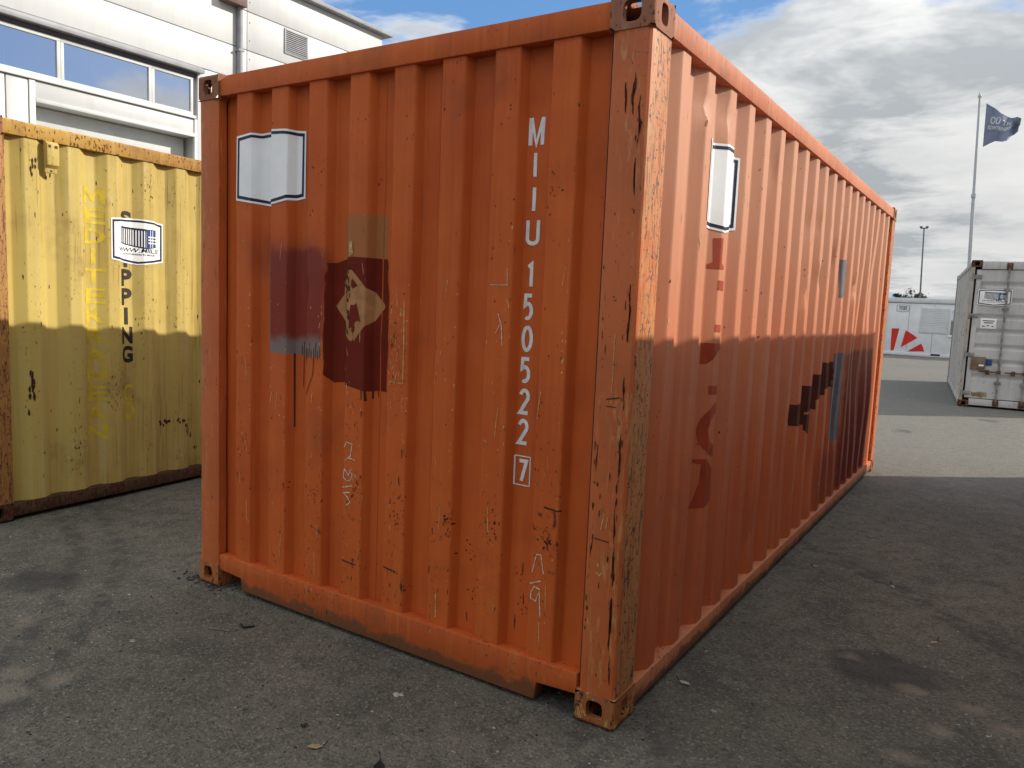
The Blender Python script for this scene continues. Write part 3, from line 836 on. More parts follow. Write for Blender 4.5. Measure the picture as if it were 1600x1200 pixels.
for u, z, l_ in ((-1.40, .335, .085), (-.345, .775, .07), (-1.15, .36, .05), (-.46, .40, .0), (-.47, .34, .0), (-1.12, 1.0, .0)):
    if l_: bs += stroke([(u, z), (u+l_*.5, z-.004), (u+l_, z-.006)], .006)
bs += [tear_mark(*q_) for q_ in ((-.455, .52, .05, .004), (-.445, .40, .05, .004), (-.485, .30, .06, .005), (-.415, .33, .09, .006), (-1.07, .78, .045, .005), (-1.06, .90, .04, .004), (-.72, .25, .04, .005))]
E_.decal('gouges', bs, 'chip', og, .002, dz=0)['kind'] = 'stuff'
# weld seams in the end wall
for u in (-1.235, -.955+.02):
    mb = MB(); zz = [.17+i*.06 for i in range(39)]
    for z0_, z1_ in zip(zz, zz[1:]):
        mb.quad(E_.at(u-.003, z0_, .001), E_.at(u, z0_, .0035), E_.at(u, z1_, .0035), E_.at(u-.003, z1_, .001)); mb.quad(E_.at(u, z0_, .0035), E_.at(u+.003, z0_, .001), E_.at(u+.003, z1_, .001), E_.at(u, z1_, .0035))
    mb.build('weld_seam', 'orange_front', og)
MB().box(-.1548, -.1512, .016, .03, .17, 2.48).build('post_seam', 'chip', og)
ps = Flat(lambda u, d_, z: (u, d_, z), .0045)
pk = []
for k in range(46): pk.append((rd.choice((-.135+rd.uniform(-.006, .006), -.04+rd.uniform(-.008, .01), rd.uniform(-.12, -.03))), rd.choice((rd.uniform(.3, 1.1), rd.uniform(.15, 2.3))), rd.uniform(.0015, .004), rd.uniform(.004, .022)))
specks(ps, 'rust_chips', 'chip', og, pk, .001)
sp_ = [tear_mark(*q_) for q_ in ((-.034, 2.25, .16, .007), (-.040, 2.05, .13, .005), (-.031, 1.62, .20, .006), (-.035, 1.30, .12, .005), (-.036, 1.10, .16, .006), (-.042, .86, .16, .005), (-.038, .68, .14, .006),
      (-.036, .50, .20, .007), (-.030, .27, .10, .005), (-.126, 1.05, .10, .004), (-.128, .72, .09, .006), (-.09, 2.30, .10, .006), (-.06, 2.33, .14, .008))]
sp_ += stroke([(-.12, .705), (-.06, .700)], .004)+stroke([(-.10, 1.215), (-.05, 1.225)], .004)+stroke([(-.10, 1.19), (-.06, 1.19)], .003)
ps.decal('gouges', sp_, 'chip', og, .0012, dz=0)['kind'] = 'stuff'
ps.decal('scratches', stroke([(-.085, .80), (-.095, .74)], .003)+stroke([(-.07, .79), (-.075, .75)], .003)+stroke([(-.105, .58), (-.09, .57), (-.08, .585)], .004)+stroke([(-.10, .615), (-.095, .60)], .006)+stroke([(-.08, 1.45), (-.082, 1.20)], .0018), 'scratch', og, .0012, dz=0)['kind'] = 'stuff'
# --- long side: faded letters, patches
FL = dict(
    R=[[(.849, 1.853), (.905, 1.858), (.905, 1.750), (.935, 1.735), (.935, 1.722), (.830, 1.722), (.830, 1.740), (.856, 1.752)]],
    I=[[(.884, 1.674), (.950, 1.672), (.950, 1.630), (.884, 1.632)], [(.885, 1.481), (.955, 1.478), (.955, 1.445), (.885, 1.449)]],
    T=[[(.828, 1.400), (.990, 1.394), (.990, 1.365), (.900, 1.357), (.860, 1.335), (.853, 1.306), (.828, 1.306)], [(.872, 1.209), (.96, 1.205), (.96, 1.165), (.872, 1.170)]],
    O=stroke(arc(.99, 1.006, .135, .100, 75, 285, 18), .05),
    N=[[(.815, .880), (.895, .878), (1.10, .70), (1.10, .65), (.884, .835), (.884, .69), (.90, .672), (.90, .655), (.82, .653), (.82, .668), (.860, .69), (.860, .855), (.815, .866)]])
for k, v in FL.items():
    for q_ in ([v] if k == 'O' else [[x_] for x_ in v]): SD.decal('faded_letter', q_, 'faint_red', og, .0014)
SD.decal('paint_patch', [ragged([(3.68, 1.256), (4.20, 1.25), (4.22, .565), (3.95, .555), (3.69, .60)], .06, .006)], 'grey_blue', og, .0016)['label'] = 'grey-blue paint patch on the long side'
SD.decal('paint_patch', [ragged([(3.67, 1.95), (3.93, 1.953), (3.94, 1.69), (3.68, 1.67)], .04, .005)], 'grey_blue', og, .0016)
for po in ([(2.54, .974), (2.80, .955), (2.80, .81), (2.554, .84)], [(2.822, 1.076), (3.09, 1.06), (3.10, .89), (2.828, .894)], [(3.115, 1.136), (3.38, 1.12), (3.385, .963), (3.115, .954)],
           [(3.40, 1.198), (3.66, 1.19), (3.665, 1.003), (3.41, 1.009)], [(2.828, .88), (3.09, .872), (3.07, .77), (2.96, .73), (2.832, .778)]):
    SD.decal('paint_patch', [ragged([(u+(.03 if i in (1, 2) else -.035), z) for i, (u, z) in enumerate(po)] if len(po) == 4 else po, .05, .006)], 'dark_step', og, .0016)
# pale scraped arrises along the nearer ribs
it3 = []
for k in range(20):
    s0 = .325+.281*k
    for j in range(10 if k < 8 else 16): it3.append((rd.choice((s0+rd.uniform(0, .012), s0+.078-rd.uniform(0, .012), s0+rd.uniform(0, .078))), rd.uniform(.15, 2.4), rd.uniform(.001, .004), rd.uniform(.005, .03)))
specks(SD, 'pale_chips', 'scratch', og, it3)
specks(SD, 'rust_chips', 'chip', og, [(.325+.281*rd.randrange(20)+rd.uniform(-.05, .1), rd.uniform(.12, 2.4), rd.uniform(.001, .004), rd.uniform(.002, .010)) for k in range(150)])

# ------------------------------------------------------------------ the yellow container
YM = dict(post='post_yellow', cast_top='casting_dark', cast_bottom='yellow_sill', end='yellow', side='yellow', rail='yellow_rail', side_rail='yellow_rail', under='rusty',
          door='yellow', rod='rusty', rod2='rusty')
dents_y = [(rd.uniform(.3, 5.6), rd.uniform(.3, 2.3), rd.uniform(.03, .09), rd.uniform(.05, .2), rd.uniform(-.006, .009)) for k in range(30)]
yc = container('shipping_container', 'faded yellow container at the left edge with black letters down its side', (-4.300, -.24, -.025), math.atan(.1), 6.058, YM,
               dents_side=dents_y, side_kw=dict(start=.318, pitch=.290, outer=.082, slope=.070, u0=.18))
yr, YS = yc['root'], yc['side']
for o in yr.children:                                            # sun-bleached top rail, rusted bottom rail
    if o.name.startswith('bottom_rail'): o.data.materials[0] = M['yellow_sill']
blk = [(ch, 1.010 if ch != 'I' else 1.043, 1.114 if ch != 'I' else 1.078, zt-.126, zt) for ch, zt in zip('SHIPPING', (2.111, 1.970, 1.828, 1.688, 1.548, 1.405, 1.262, 1.120))]
for b_ in blk: YS.decal('black_letter', [], 'black_print', yr, .0016, tris=letters([b_], .045))
for b_ in [('C', 1.022, 1.118, .700, .832), ('O', 1.022, 1.122, .560, .692)]: YS.decal('pale_letter', [], 'pale_yellow', yr, .0014, tris=letters([b_], .035))
md = [(ch, .735 if ch != 'I' else .79, .880 if ch != 'I' else .825, 2.242-.1403*i-.112, 2.242-.1403*i) for i, ch in enumerate('MEDITERRANEAN')]
for b_ in md:
    if b_[0] == 'M':
        o_ = [(0, 0), (0, 1), (.25, 1), (.5, .45), (.75, 1), (1, 1), (1, 0), (.8, 0), (.8, .68), (.58, .15), (.42, .15), (.2, .68), (.2, 0)]
        YS.decal('pale_letter', [[(b_[1]+(b_[2]-b_[1])*x_, b_[3]+(b_[4]-b_[3])*y_) for x_, y_ in o_]], 'pale_yellow', yr, .0014)
    else: YS.decal('pale_letter', [], 'pale_yellow', yr, .0014, tris=letters([b_], .03))
sticker(YS, .917, 1.722, .466, .340, yr, True)
it = [(rd.uniform(.2, 5.8), rd.uniform(.15, 2.45), rd.uniform(.0015, .005), rd.uniform(.003, .022)) for k in range(260)]
it += [(.375+rd.gauss(0, .012), 2.33+rd.gauss(0, .04), .008, .022) for k in range(6)]+[(.495+rd.gauss(0, .010), 2.31+rd.gauss(0, .035), .006, .020) for k in range(5)]
it += [(.33+rd.gauss(0, .012), .83+rd.gauss(0, .06), .009, .030) for k in range(14)]+[(1.42+rd.gauss(0, .06), .50+rd.gauss(0, .02), .012, .016) for k in range(12)]
it += [(1.62+rd.gauss(0, .06), .40+rd.gauss(0, .06), .008, .022) for k in range(12)]
specks(YS, 'rust_chips', M['chip'], yr, it)
# vent cover hanging under the top rail
mb = MB(); vb = lambda x, y, z: (x, y, z)
mb.prism([(2.285, .012), (2.285, -.004), (2.315, -.004), (2.335, -.03), (2.470, -.03), (2.486, -.012), (2.486, .012)], .438, .520, lambda p_, q_, r_: (-q_+.004-.004, r_, p_))
vent = mb.build('vent_cover', 'yellow', yr, .003, wear=.4)
for yy in (.455, .500): MB().box(.0295, .0315, yy-.008, yy+.008, 2.445, 2.462).build('vent_hole', 'bare', vent)
MB().tube((.003, .479, 2.298), (.006, .479, 2.298), .007).build('vent_rivet', 'bare', vent)

# ------------------------------------------------------------------ the pale container that shades the lane (just outside the frame)
BMm = dict(post='pale', cast_top='casting_dark', cast_bottom='casting_dark', end='pale', side='pale', rail='pale', side_rail='pale', under='rusty', door='pale', rod='rusty', rod2='rusty')
container('shipping_container', 'long pale grey container alongside the lane, known by its shadow on the orange one', (1.60+W, -5.05, 0), R(-.6), 12.192, BMm)

# ------------------------------------------------------------------ the grey container
GM = dict(post='post_grey', cast_top='rusty', cast_bottom='rusty', end='grey_side', side='grey_side', rail='grey', side_rail='grey_side', under='rusty', door='grey', rod='steel', rod2='rusty')
ga = R(5.5)
gc = container('shipping_container', 'light grey container with rusty edges and closed cargo doors on the right', (.315+W*math.cos(ga), 13.485+W*math.sin(ga), 0), ga, 6.058, GM, door_front=True)
gr = gc['root']; GP = gc['P']
DF = Flat(GP, .016)
dor = [o for o in gr.children if o.name.startswith('door') and not o.name.startswith('door_')][0]
sticker(DF, .140, 1.795, .51, .30, gr, True)
plate = MB().box(.22, .46, .012, .030, 1.40, 1.58, GP).build('warning_plate', 'white_sticker', gr, .002)
PF = Flat(GP, .010)
PF.decal('plate_print', [[(a, b), (c_, b), (c_, b-.016), (a, b-.016)] for a, b, c_ in ((.25, 1.545, .43), (.27, 1.51, .41), (.25, 1.45, .29), (.32, 1.46, .355), (.39, 1.45, .42))], 'navy', plate, 0)
lb = MB().box(.135, .36, -.012, .030, .67, .90, GP).build('lock_box', M['rusty'].copy(), gr, .006)
lb.data.materials[0] = plain('brown_lock_box', (.24, .17, .11), .6, .2, 10)
MB().box(.26, .335, -.015, -.011, .735, .765, GP).build('lock_box_label', 'white_sticker', lb)
MB().box(.365, .455, .012, .030, .755, .865, GP).build('blue_plate', 'blue_print', gr, .002)
rs = plain('tan_rust_stain', (.45, .33, .20), .7, .3, 12)
Flat(GP, .0275).decal('rust_stain', [ragged([(.19, .27), (.42, .28), (.44, .20), (.33, .18), (.20, .19)], .02, .01)], rs, gr, 0)

# ------------------------------------------------------------------ portable office cabin
CY = 36.0; cz = -.155
cab = empty('portable_cabin', (-4.05, CY, cz), 0, 'light grey flat-roofed site cabin with red fan emblem behind the yard', 'site cabin')
M['cabin'] = plain('cabin_panel', (.82, .82, .81), .5, .05, 3); M['cabin_trim'] = plain('cabin_trim', (.74, .74, .73), .5, .06, 3)
M['red'] = plain('red_print', (.70, .035, .028), .45, .06, 4); M['shutter'] = plain('shutter_grey', (.72, .72, .70), .5, .05, 3)
CL, CH = 6.0, 2.54
for k in range(6): MB().box(.08+k*.975, .08+(k+1)*.975-.012, .05, .12, .18, 2.30).build('wall_panel', 'cabin', cab, .006)
MB().box(.09, CL-.09, .13, 2.36, .10, 2.36).build('cabin_core', 'cabin', cab)
MB().box(0, CL, 0, 2.438, 2.34, CH).build('roof_frame', 'cabin_trim', cab, .02); fb = MB().box(0, CL, .0, 2.438, .0, .17).build('base_frame', 'cabin', cab, .015)
for x in (0, CL-.16):
    for y in (0, 2.30): MB().box(x, x+.16, y+.002, y+.136, .171, 2.339).build('corner_column', 'cabin_trim', cab, .01)
for x in (2.04, 3.6): MB().box(x, x+.36, -.006, .03, .055, .135).build('fork_pocket', 'seal', fb)
MB().box(2.9, 3.3, .3, .7, CH, CH+.06).build('roof_vent', 'cabin_trim', cab, .01)
sw = MB().box(1.50, 2.58, .020, .06, 1.02, 2.15).build('roller_shutter', 'shutter', cab, .01)
for k in range(14): MB().box(1.55, 2.53, .008, .022, 1.06+k*.076, 1.06+k*.076+.068).build('slat', 'shutter', sw, .006)
m_, t_ = mat('window_glass')
def glass(name, tint, refl):
    m, t = mat(name); o = t.new('ShaderNodeOutputMaterial'); g = t.new('ShaderNodeBsdfGlossy'); g.inputs['Roughness'].default_value = .01
    g.inputs['Color'].default_value = (.86, .90, .98, 1)
    tr = t.new('ShaderNodeBsdfTransparent'); tr.inputs[0].default_value = (*tint, 1); mx = t.new('ShaderNodeMixShader')
    nb = bump(t, t.noise(obj_co(t), 1.3, 2), .05, .02); t.put(g.inputs['Normal'], nb)
    fr = t.new('ShaderNodeFresnel'); fr.inputs[0].default_value = 1.5
    t.put(mx.inputs[0], t.add(t.mul(fr.outputs[0], 1-refl), refl)); t.nt.links.new(tr.outputs[0], mx.inputs[1]); t.nt.links.new(g.outputs[0], mx.inputs[2]); t.nt.links.new(mx.outputs[0], o.inputs[0]); return m
bpy.data.materials.remove(m_)
M['glass'] = glass('window_glass', (.40, .48, .60), .52)
M['white_frame'] = plain('white_frame', (.78, .79, .78), .4, .05, 4)
M['inside'] = plain('room_dark', (.10, .11, .13), .8, .2, 2)
wn = MB()
for a in ((2.63, 3.75, .90, 1.00), (2.63, 3.75, 2.02, 2.12), (2.63, 2.70, 1.00, 2.02), (3.66, 3.75, 1.00, 2.02)): wn.box(a[0], a[1], .0, .055, a[2], a[3])
wn = wn.build('window', 'white_frame', cab, .006); MB().box(2.69, 3.67, .028, .036, .99, 2.03).build('pane', 'glass', wn)
MB().box(2.70, 3.66, .040, .046, 1.0, 2.02).build('blind', 'inside', wn)
CF = Flat(lambda u, d_, z: (u, .05-.004+d_, z), 0)
sticker(CF, .52, 1.90, .52, .34, cab, True)
emb = [(-3.65, 1.01), (-3.34, 1.02), (-3.49, .04), (-3.62, .03)], [(-3.08, .95), (-2.80, .80), (-2.59, .64), (-3.22, .18)], [(-2.42, .40), (-2.33, .24), (-2.27, .06), (-2.95, .02)]
for po in emb: CF.decal('red_emblem', [[(u+4.05, z-cz) for u, z in po]], 'red', cab, .003, dz=0)

# ------------------------------------------------------------------ white industrial building
BX = -12.0
bd = empty('warehouse', (BX, 0, 0), 0, 'white panelled warehouse with a ribbon of windows behind the yellow container', 'building')
M['bpanel'] = plain('white_cladding', (.58, .58, .58), .5, .05, 1.2); M['btrim'] = plain('white_trim', (.66, .67, .66), .45, .05, 4)
M['bgrey'] = plain('grey_flashing', (.32, .32, .34), .45, .1, 4); M['bdark'] = plain('dark_joint', (.10, .10, .105), .7, .2, 4)
m, t = mat('streaked_cladding'); p = obj_co(t)
c = t.mix(t.rng(t.noise(t.scale(p, (1, 3.5, .25)), 1, 5, .6), .40, .70), (.60, .60, .60), (.56, .56, .56))
c = t.mix(t.mul(t.rng(t.noise(t.scale(p, (1, 14, .5)), 1, 4, .6), .58, .75), .3), c, (.48, .475, .47))
M['bpanel'] = finish(m, t, c, .45, bump(t, t.noise(p, 1.2, 2), .12, .02), spec=.3)
bw = MB()                                                      # carcass, set back behind the cladding, with the window ribbon and door bay open
bw.box(-14, -.07, -10, 3.80, 0, 4.60); bw.box(-14, -.40, 3.80, 6.66, 0, 4.34); bw.box(-14, -.07, 6.66, 11.58, 0, 7.58)
bw.box(-14, -.07, 3.80, 6.66, 4.34, 4.60); bw.box(-14, -.07, -10, 6.66, 5.50, 7.58); bw.box(-14, -1.6, -10, 6.66, 4.60, 5.50)
bw.build('wall', 'bpanel', bd)
MB().box(-1.6, -.08, -10, 6.66, 4.601, 4.63).build('room_sill', 'inside', bd)
MB().box(-1.598, -1.58, -10, 6.65, 4.63, 5.50).build('room_wall', 'inside', bd)
for yy in (3.50, 3.63, 5.09, 1.9): MB().box(-.75, -.68, yy, yy+.09, 4.63, 5.499).build('inner_column', 'btrim', bd)
ys = [-10, -4.25, 1.75, 7.77, 11.58]
for (z0, z1) in ((5.60, 6.185), (6.20, 6.915), (6.93, 7.575)):
    for a, b in zip(ys, ys[1:]): MB().box(-.068, 0, a+.006, b-.006, z0, z1).build('wall_panel', 'bpanel', bd, .008)
for a, b in ((6.68, 7.755), (7.775, 11.575)): MB().box(-.068, 0, a, b, 0, 5.585).build('wall_panel', 'bpanel', bd, .008)
MB().box(-.069, -.05, -10, 11.575, 5.0, 7.57).build('joint_backing', 'bdark', bd) if False else None
rf = MB().prism([(.0, 7.580), (.16, 7.580), (.16, 7.660), (-14.2, 7.70), (-14.2, 7.580)], -10.1, 11.77, lambda p_, q_, r_: (p_, r_, q_)).build('roof_edge', 'bgrey', bd, .006)
hd = MB().prism([(-.06, 5.475), (.13, 5.462), (.13, 5.545), (.0, 5.595), (-.06, 5.595)], -10, 6.74, lambda p_, q_, r_: (p_, r_, q_)).build('window_hood', 'bgrey', bd, .004)
MB().box(-.068, -.03, -10, 6.70, 5.40, 5.474).build('hood_shade_strip', plain('hood_shade', (.13, .12, .15), .6), hd)  # shade below the hood, painted as a dark strip above the windows
edges = [-3.5, -1.95, -.40, 1.15, 2.70, 4.23, 5.78, 6.60]
for a, b in zip(edges, edges[1:]):
    f_ = MB(); z0, z1 = 4.70, 5.385
    f_.box(-.07, -.015, a, b, z0, z0+.06).box(-.07, -.015, a, b, z1-.055, z1).box(-.07, -.015, a+.001, a+.055, z0+.06, z1-.055).box(-.07, -.015, b-.055, b-.001, z0+.06, z1-.055)
    f_ = f_.build('window', 'btrim', bd, .005); MB().box(-.05, -.042, a+.05, b-.05, z0+.055, z1-.05).build('pane', 'glass', f_)
MB().box(-.07, .035, -10, 6.63, 4.645, 4.697).build('window_sill', 'btrim', bd, .006)
for a, b in ((-1.7, .9), (.92, 3.40), (3.42, 3.73), (3.84, 6.60)): MB().box(-.068, -.012, a, b, 4.385 if a > 3.8 else .0, 4.635).build('wall_panel', 'bpanel', bd, .005)
MB().box(-.068, .005, 3.74, 3.832, 0, 4.64).build('door_jamb', 'btrim', bd, .005); MB().box(-.068, .005, 6.61, 6.672, 0, 4.64).build('door_jamb', 'btrim', bd, .005)
MB().box(-.30, .012, 3.835, 6.605, 4.315, 4.380).build('door_lintel', 'btrim', bd, .005)
rdoor = MB().box(-.36, -.33, 3.85, 6.60, 0, 4.312).build('roller_door', 'btrim', bd)
for k in range(10): MB().box(-.332, -.318, 3.86, 6.595, 4.30-(k+1)*.40+.008, 4.30-k*.40).build('door_panel', 'btrim', rdoor, .006)
pi = MB().tube((.06, 7.56, 0), (.06, 7.56, 6.93), .052, n=14).build('downpipe', 'bgrey', bd, smooth=40)
MB().box(.005, .20, 7.14, 7.62, 6.90, 7.06).build('hopper', plain('brown_hopper', (.16, .10, .085), .6), pi, .01)
for z in (2, 4, 6.1): MB().box(.002, .118, 7.495, 7.625, z, z+.03).build('pipe_clip', 'bgrey', pi)
lv = MB().box(.001, .02, 8.68, 9.30, 6.39, 6.43).box(.001, .02, 8.68, 9.30, 6.85, 6.89).box(.001, .02, 8.68, 8.72, 6.43, 6.85).box(.001, .02, 9.26, 9.30, 6.43, 6.85).build('louvre', 'bgrey', bd, .003)
MB().box(.0005, .004, 8.72, 9.26, 6.43, 6.85).build('louvre_back', 'seal', lv)
for k in range(11):
    z = 6.44+k*.0375; MB().prism([(.005, z+.022), (.018, z), (.018, z+.006), (.005, z+.028)], 8.72, 9.26, lambda p_, q_, r_: (p_, r_, q_)).build('slat', 'bgrey', lv)
for z in (6.03, 6.38, 6.72, 7.1, 7.45): MB().tube((0, 7.83, z), (.004, 7.83, z), .012, n=8).build('screw', 'bdark', bd)

# ------------------------------------------------------------------ flagpole, flag, lamp post
M['pole'] = plain('pole_white', (.52, .54, .55), .4, .08, 3); M['flag'] = plain('flag_blue', (.25, .29, .40), .8, .15, 3)
fp = empty('flagpole', (-.38+.026, 28, -.14), 0, 'tall white flagpole behind the grey container', 'flagpole')
lean = Vector((-.035, 0, 1)).normalized()
zp = lambda z: lean*(z/lean.z)
MB().tube(zp(0), zp(5.8), .065, .055, 14).build('lower_pole', 'pole', fp, smooth=40); MB().tube(zp(5.8), zp(9.0), .047, .032, 14).build('upper_pole', 'pole', fp, smooth=40)
MB().tube(zp(5.74), zp(5.86), .075, n=14).build('collar', 'pole', fp, smooth=40)
mb = MB().tube(zp(9.0), zp(9.04), .06, n=12); mb.tube(zp(9.04), zp(9.16), .055, .012, 12); mb.build('finial', 'pole', fp, smooth=40)
fl = empty('flag', (-.47, 28, 7.24), 0, 'slate blue flag with white lettering flying from the tall pole', 'flag')
def fpt(u, v):      # u 0..1 along the fly, v 0..1 up the hoist
    sag = .30*u*u
    pw = lambda P_: next(a[1]+(b[1]-a[1])*(u-a[0])/(b[0]-a[0]) for a, b in zip(P_, P_[1:]) if u <= b[0]+1e-9 or b is P_[-1])
    top = Vector((.01+1.02*u, 0, pw([(-.1, 1.47), (0, 1.41), (.25, 1.20), (.45, 1.03), (.70, .95), (.88, .88), (1.1, .70)])))
    bot = Vector((.03+.99*u-.12*max(0, u-.6), 0, pw([(-.1, -.03), (0, 0), (.18, .10), (.34, .15), (.55, .11), (.68, .16), (.80, .36), (1.1, .50)])))
    p_ = bot.lerp(top, v)
    p_.y = .16*math.sin(u*8.5+v*2.2)*u**.6+.07*math.sin(u*17-v*4)*u
    p_.z += .05*math.sin(v*7+u*6)*u
    return p_
class FlagSheet(Sheet):
    def __init__(s): s.us = [i*.04 for i in range(1, 25)]
    def at(s, u, z, off=0):
        p_ = fpt(u, z); n_ = (fpt(u+.01, z)-fpt(u-.01, z)).cross(fpt(u, z+.01)-fpt(u, z-.01)).normalized()
        if n_.y > 0: n_ = -n_
        return p_+n_*off
N_ = 40; v_ = [tuple(fpt(i/N_, j/N_)) for j in range(N_+1) for i in range(N_+1)]
me = bpy.data.meshes.new('cloth'); me.from_pydata(v_, [], [(j*(N_+1)+i, j*(N_+1)+i+1, (j+1)*(N_+1)+i+1, (j+1)*(N_+1)+i) for j in range(N_) for i in range(N_)])
me.polygons.foreach_set('use_smooth', [True]*len(me.polygons)); cloth = link('cloth', me, 'flag', fl)
FS = FlagSheet()
FS.decal('flag_lettering', [], 'white_print', fl, .006, .04, tris=letters([('OÜ TH', .16, .74, .56, .80), ('KONTEINERID', .10, .80, .40, .51)], .02, .2))
lp = empty('lamp_post', (-7.75, 90, -.154), 0, 'tall thin floodlight mast far behind the cabin', 'lamp post')
M['mast'] = plain('mast_grey', (.16, .18, .20), .5, .1, 2)
ln2 = Vector((-.033, 0, 1)).normalized(); z2 = lambda z: ln2*(z/ln2.z)
MB().tube(z2(0), z2(11.0), .10, .065, 10).build('mast', 'mast', lp, smooth=40)
hx = z2(11.0); MB().box(hx.x-.33, hx.x+.33, -.12, .12, 10.95, 11.05).build('crossarm', 'mast', lp, .01)
for s_ in (-1, 1): MB().box(hx.x+s_*.28-.13, hx.x+s_*.28+.13, -.22, .16, 11.05, 11.2).build('floodlight', 'mast', lp, .02)

# ------------------------------------------------------------------ trees beyond the cabin
m, t = mat('leaves'); p = obj_co(t); M['leaf'] = finish(m, t, t.mix(t.noise(p, 1.2, 4), (.022, .040, .022), (.055, .085, .040)), .7)
M['bark'] = plain('bark', (.09, .07, .05), .9, .3, 6)
def tree(x, y, h, wd, seed, label):
    r_ = random.Random(seed); root = empty('tree', (x, y, -.16), r_.random()*6, label, 'tree', 'trees beyond the cabin')
    tk = MB().tube((0, 0, 0), (.1, 0, h*.55), h*.03, h*.018, 8); tk.tube((.1, 0, h*.55), (.05, .1, h*.92), h*.018, .02, 8)
    for k in range(6): a = r_.random()*6.28; z = h*r_.uniform(.35, .75); tk.tube((.07, 0, z), (math.cos(a)*wd*.6, math.sin(a)*wd*.6, z+h*.12), h*.010, .012, 6)
    tk.build('trunk', 'bark', root)
    mb = MB(); cl_ = [(Vector((r_.gauss(0, wd*.38), r_.gauss(0, wd*.38), h*r_.uniform(.32, .93))), wd*r_.uniform(.18, .38)) for k in range(26)]
    for c_, rr in cl_:
        for k in range(70):
            q_ = c_+Vector((r_.gauss(0, 1), r_.gauss(0, 1), r_.gauss(0, .8)))*rr*.55
            a, b = Vector((r_.uniform(-1, 1), r_.uniform(-1, 1), r_.uniform(-1, 1))).normalized()*.14, Vector((r_.uniform(-1, 1), r_.uniform(-1, 1), r_.uniform(-1, 1))).normalized()*.11
            mb.quad(q_-a, q_+b, q_+a, q_-b)
    link('crown', mb.mesh('crown'), 'leaf', root)
tree(-13.0, 130, 6.0, 2.0, 1, 'tallest dark bush-like tree above the cabin roof, left of the mast')
tree(-11.8, 131, 5.4, 1.4, 2, 'dark tree crown right beside the foot of the mast')
tree(-14.9, 128, 5.3, 1.1, 3, 'small dark treetop leftmost above the cabin, next to the orange container')
tree(-14.1, 133, 5.1, 1.4, 4, 'low dark tree crown between the two taller treetops')

# ------------------------------------------------------------------ things lying on the asphalt
def grit(name, n_, smin, smax, m_, seed, zone, label):
    r_ = random.Random(seed); mb = MB()
    for k in range(n_):
        x, y = zone(r_); s_ = smin+(smax-smin)*r_.random()**3; z = ground_h(x, y); b = len(mb.v)
        for dx_, dy_, dz_ in ((1, 0, .2), (0, 1, .3), (-1, 0, .2), (0, -1, .3), (.2, .1, 1)):
            mb.v.append((x+s_*dx_*r_.uniform(.6, 1.3), y+s_*dy_*r_.uniform(.6, 1.3), z+s_*dz_*r_.uniform(.4, .9)))
        for f in ((0, 1, 4), (1, 2, 4), (2, 3, 4), (3, 0, 4)): mb.f.append(tuple(b+i for i in f))
    o = link(name, mb.mesh(name), m_, None); tag(o, label, 'grit', kind='stuff')
zn = lambda r_: (lambda u: (1.2-3.9*r_.random()+.2, -1.5+6.5*u*u))(r_.random())
zl = lambda r_: (r_.uniform(-4.1, -.2), r_.uniform(-1.6, 1.4) if r_.random() < .3 else r_.uniform(-1.6, -.05))
grit('pale_grit', 460, .0015, .007, plain('pale_stone', (.34, .33, .30), .9, .3, 90), 3, zn, 'scattered pale grit on the asphalt')
grit('light_grit', 420, .0015, .008, plain('light_stone', (.40, .38, .34), .9, .3, 90), 4, zl, 'light grit scattered left of the orange container')
grit('dark_grit', 380, .002, .008, plain('dark_stone', (.035, .033, .03), .9, .3, 90), 5, zl, 'dark crumbs of asphalt on the yard')
grit('asphalt_crumbs', 260, .003, .016, plain('crumb', (.07, .066, .058), .95, .3, 90), 6, lambda r_: (-2.40+r_.gauss(0, .09), .02+r_.gauss(0, .035)), 'crumbled asphalt round the foot of the far corner casting')
grit('post_crumbs', 60, .002, .009, plain('crumb_brown', (.10, .075, .055), .95, .3, 90), 7, lambda r_: (.06+r_.gauss(0, .05), .10+r_.gauss(0, .04)), 'rusty crumbs beside the near corner casting')
grit('rail_grit', 500, .0015, .007, plain('rail_dust', (.13, .115, .09), .95, .3, 90), 8, lambda r_: (.02+abs(r_.gauss(0, .06)), r_.uniform(.2, 6)), 'fine grit gathered along the long bottom rail')
grit('sill_grit', 420, .0015, .007, plain('sill_dust', (.15, .14, .115), .95, .3, 90), 9, lambda r_: (r_.uniform(-2.4, -.1), -.02-abs(r_.gauss(0, .09))), 'fine grit gathered in front of the bottom sill')
def litter(name, label, cat, pts, wd, m_, th=.008):
    mb = MB()
    for (a, b) in zip(pts, pts[1:]): mb.tube((*a, ground_h(*a)+th*.6), (*b, ground_h(*b)+th*.6), wd, wd*.8, 6)
    o = mb.build(name, m_, None); tag(o, label, cat); return o
tw = plain('twig_dark', (.03, .026, .022), .8)
litter('strap', 'short dark bent strap lying on the asphalt left of the sill', 'debris', [(-1.80, -.225), (-1.76, -.24), (-1.735, -.20)], .006, tw)
litter('stick', 'pale stick with dark ends lying beside the bent strap', 'debris', [(-1.87, -.34), (-1.82, -.315), (-1.775, -.30)], .005, plain('twig_pale', (.18, .17, .15), .8))
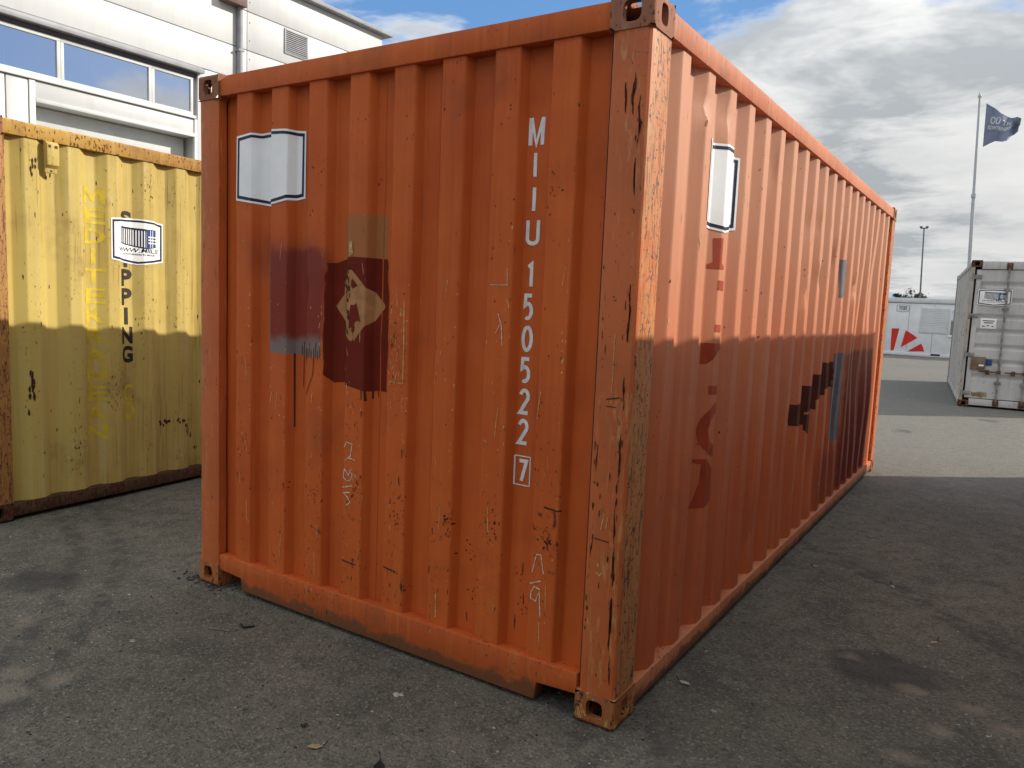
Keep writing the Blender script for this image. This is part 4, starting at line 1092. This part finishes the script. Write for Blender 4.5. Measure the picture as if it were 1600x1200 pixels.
def leaf(x, y, s_, label, c_, rz):
    o = empty('leaf', (x, y, ground_h(x, y)+.004), rz, label, 'leaf'); mb = MB()
    P_ = [(-1, 0, 0), (-.4, .45, .22), (.3, .5, .12), (1, .05, .25), (.3, -.42, .1), (-.45, -.4, .18)]
    mb.v = [(a*s_, b*s_, c*s_*.6) for a, b, c in P_]+[(0, 0, .02*s_)]
    for i in range(6): mb.f.append((i, (i+1) % 6, 6))
    b = mb.build('blade', plain('leaf_dry', c_, .8, .2, 40), o); MB().tube((1*s_, .05*s_, .1*s_), (1.5*s_, .15*s_, .02), .002, n=5).build('stalk', tw, o)
leaf(-.79, -.70, .028, 'curled tan dry leaf on the asphalt near the bottom edge', (.42, .30, .16), .6)
leaf(.632, 2.377, .022, 'small pale leaf on the shaded asphalt halfway along the side', (.45, .42, .36), 2)
leaf(.90, 1.664, .022, 'tan leaf on the asphalt at the right, near the dusty spots', (.48, .38, .22), 1)
leaf(.078, .522, .026, 'pale star-shaped scrap beside the near corner casting', (.52, .48, .42), 3)
leaf(.19, 2.458, .024, 'tan leaf close to the bottom rail of the long side', (.40, .32, .18), 4)
leaf(-.92, -.63, .018, 'small dark dead leaf left of the curled tan leaf', (.05, .042, .035), 5)
leaf(-.53, -.66, .040, 'black oily scrap at the bottom edge of the yard', (.018, .017, .016), 2.2)
def splat(x, y, r_, label, c_, seed):
    rr = random.Random(seed); mb = MB(); P_ = [(x+r_*rr.uniform(.35, 1.1)*math.cos(6.283*i/14)*1.2, y+r_*rr.uniform(.35, 1.1)*math.sin(6.283*i/14)) for i in range(14)]
    mb.v = [(a, b, ground_h(a, b)+.002) for a, b in P_]+[(x, y, ground_h(x, y)+.007)]
    for i in range(14): mb.f.append((i, (i+1) % 14, 14))
    o = mb.build('plaster_crumb', plain('plaster', c_, .9, .3, 60), None); tag(o, label, 'debris')
splat(-.80, -.262, .026, 'white crushed plaster crumb in front of the bottom sill', (.50, .48, .43), 1)
splat(-2.03, -.62, .022, 'chalky crumb on the dark asphalt at the far left', (.36, .35, .32), 5)
splat(.246, .385, .020, 'pale flat crumb right of the near corner casting', (.36, .34, .30), 8)
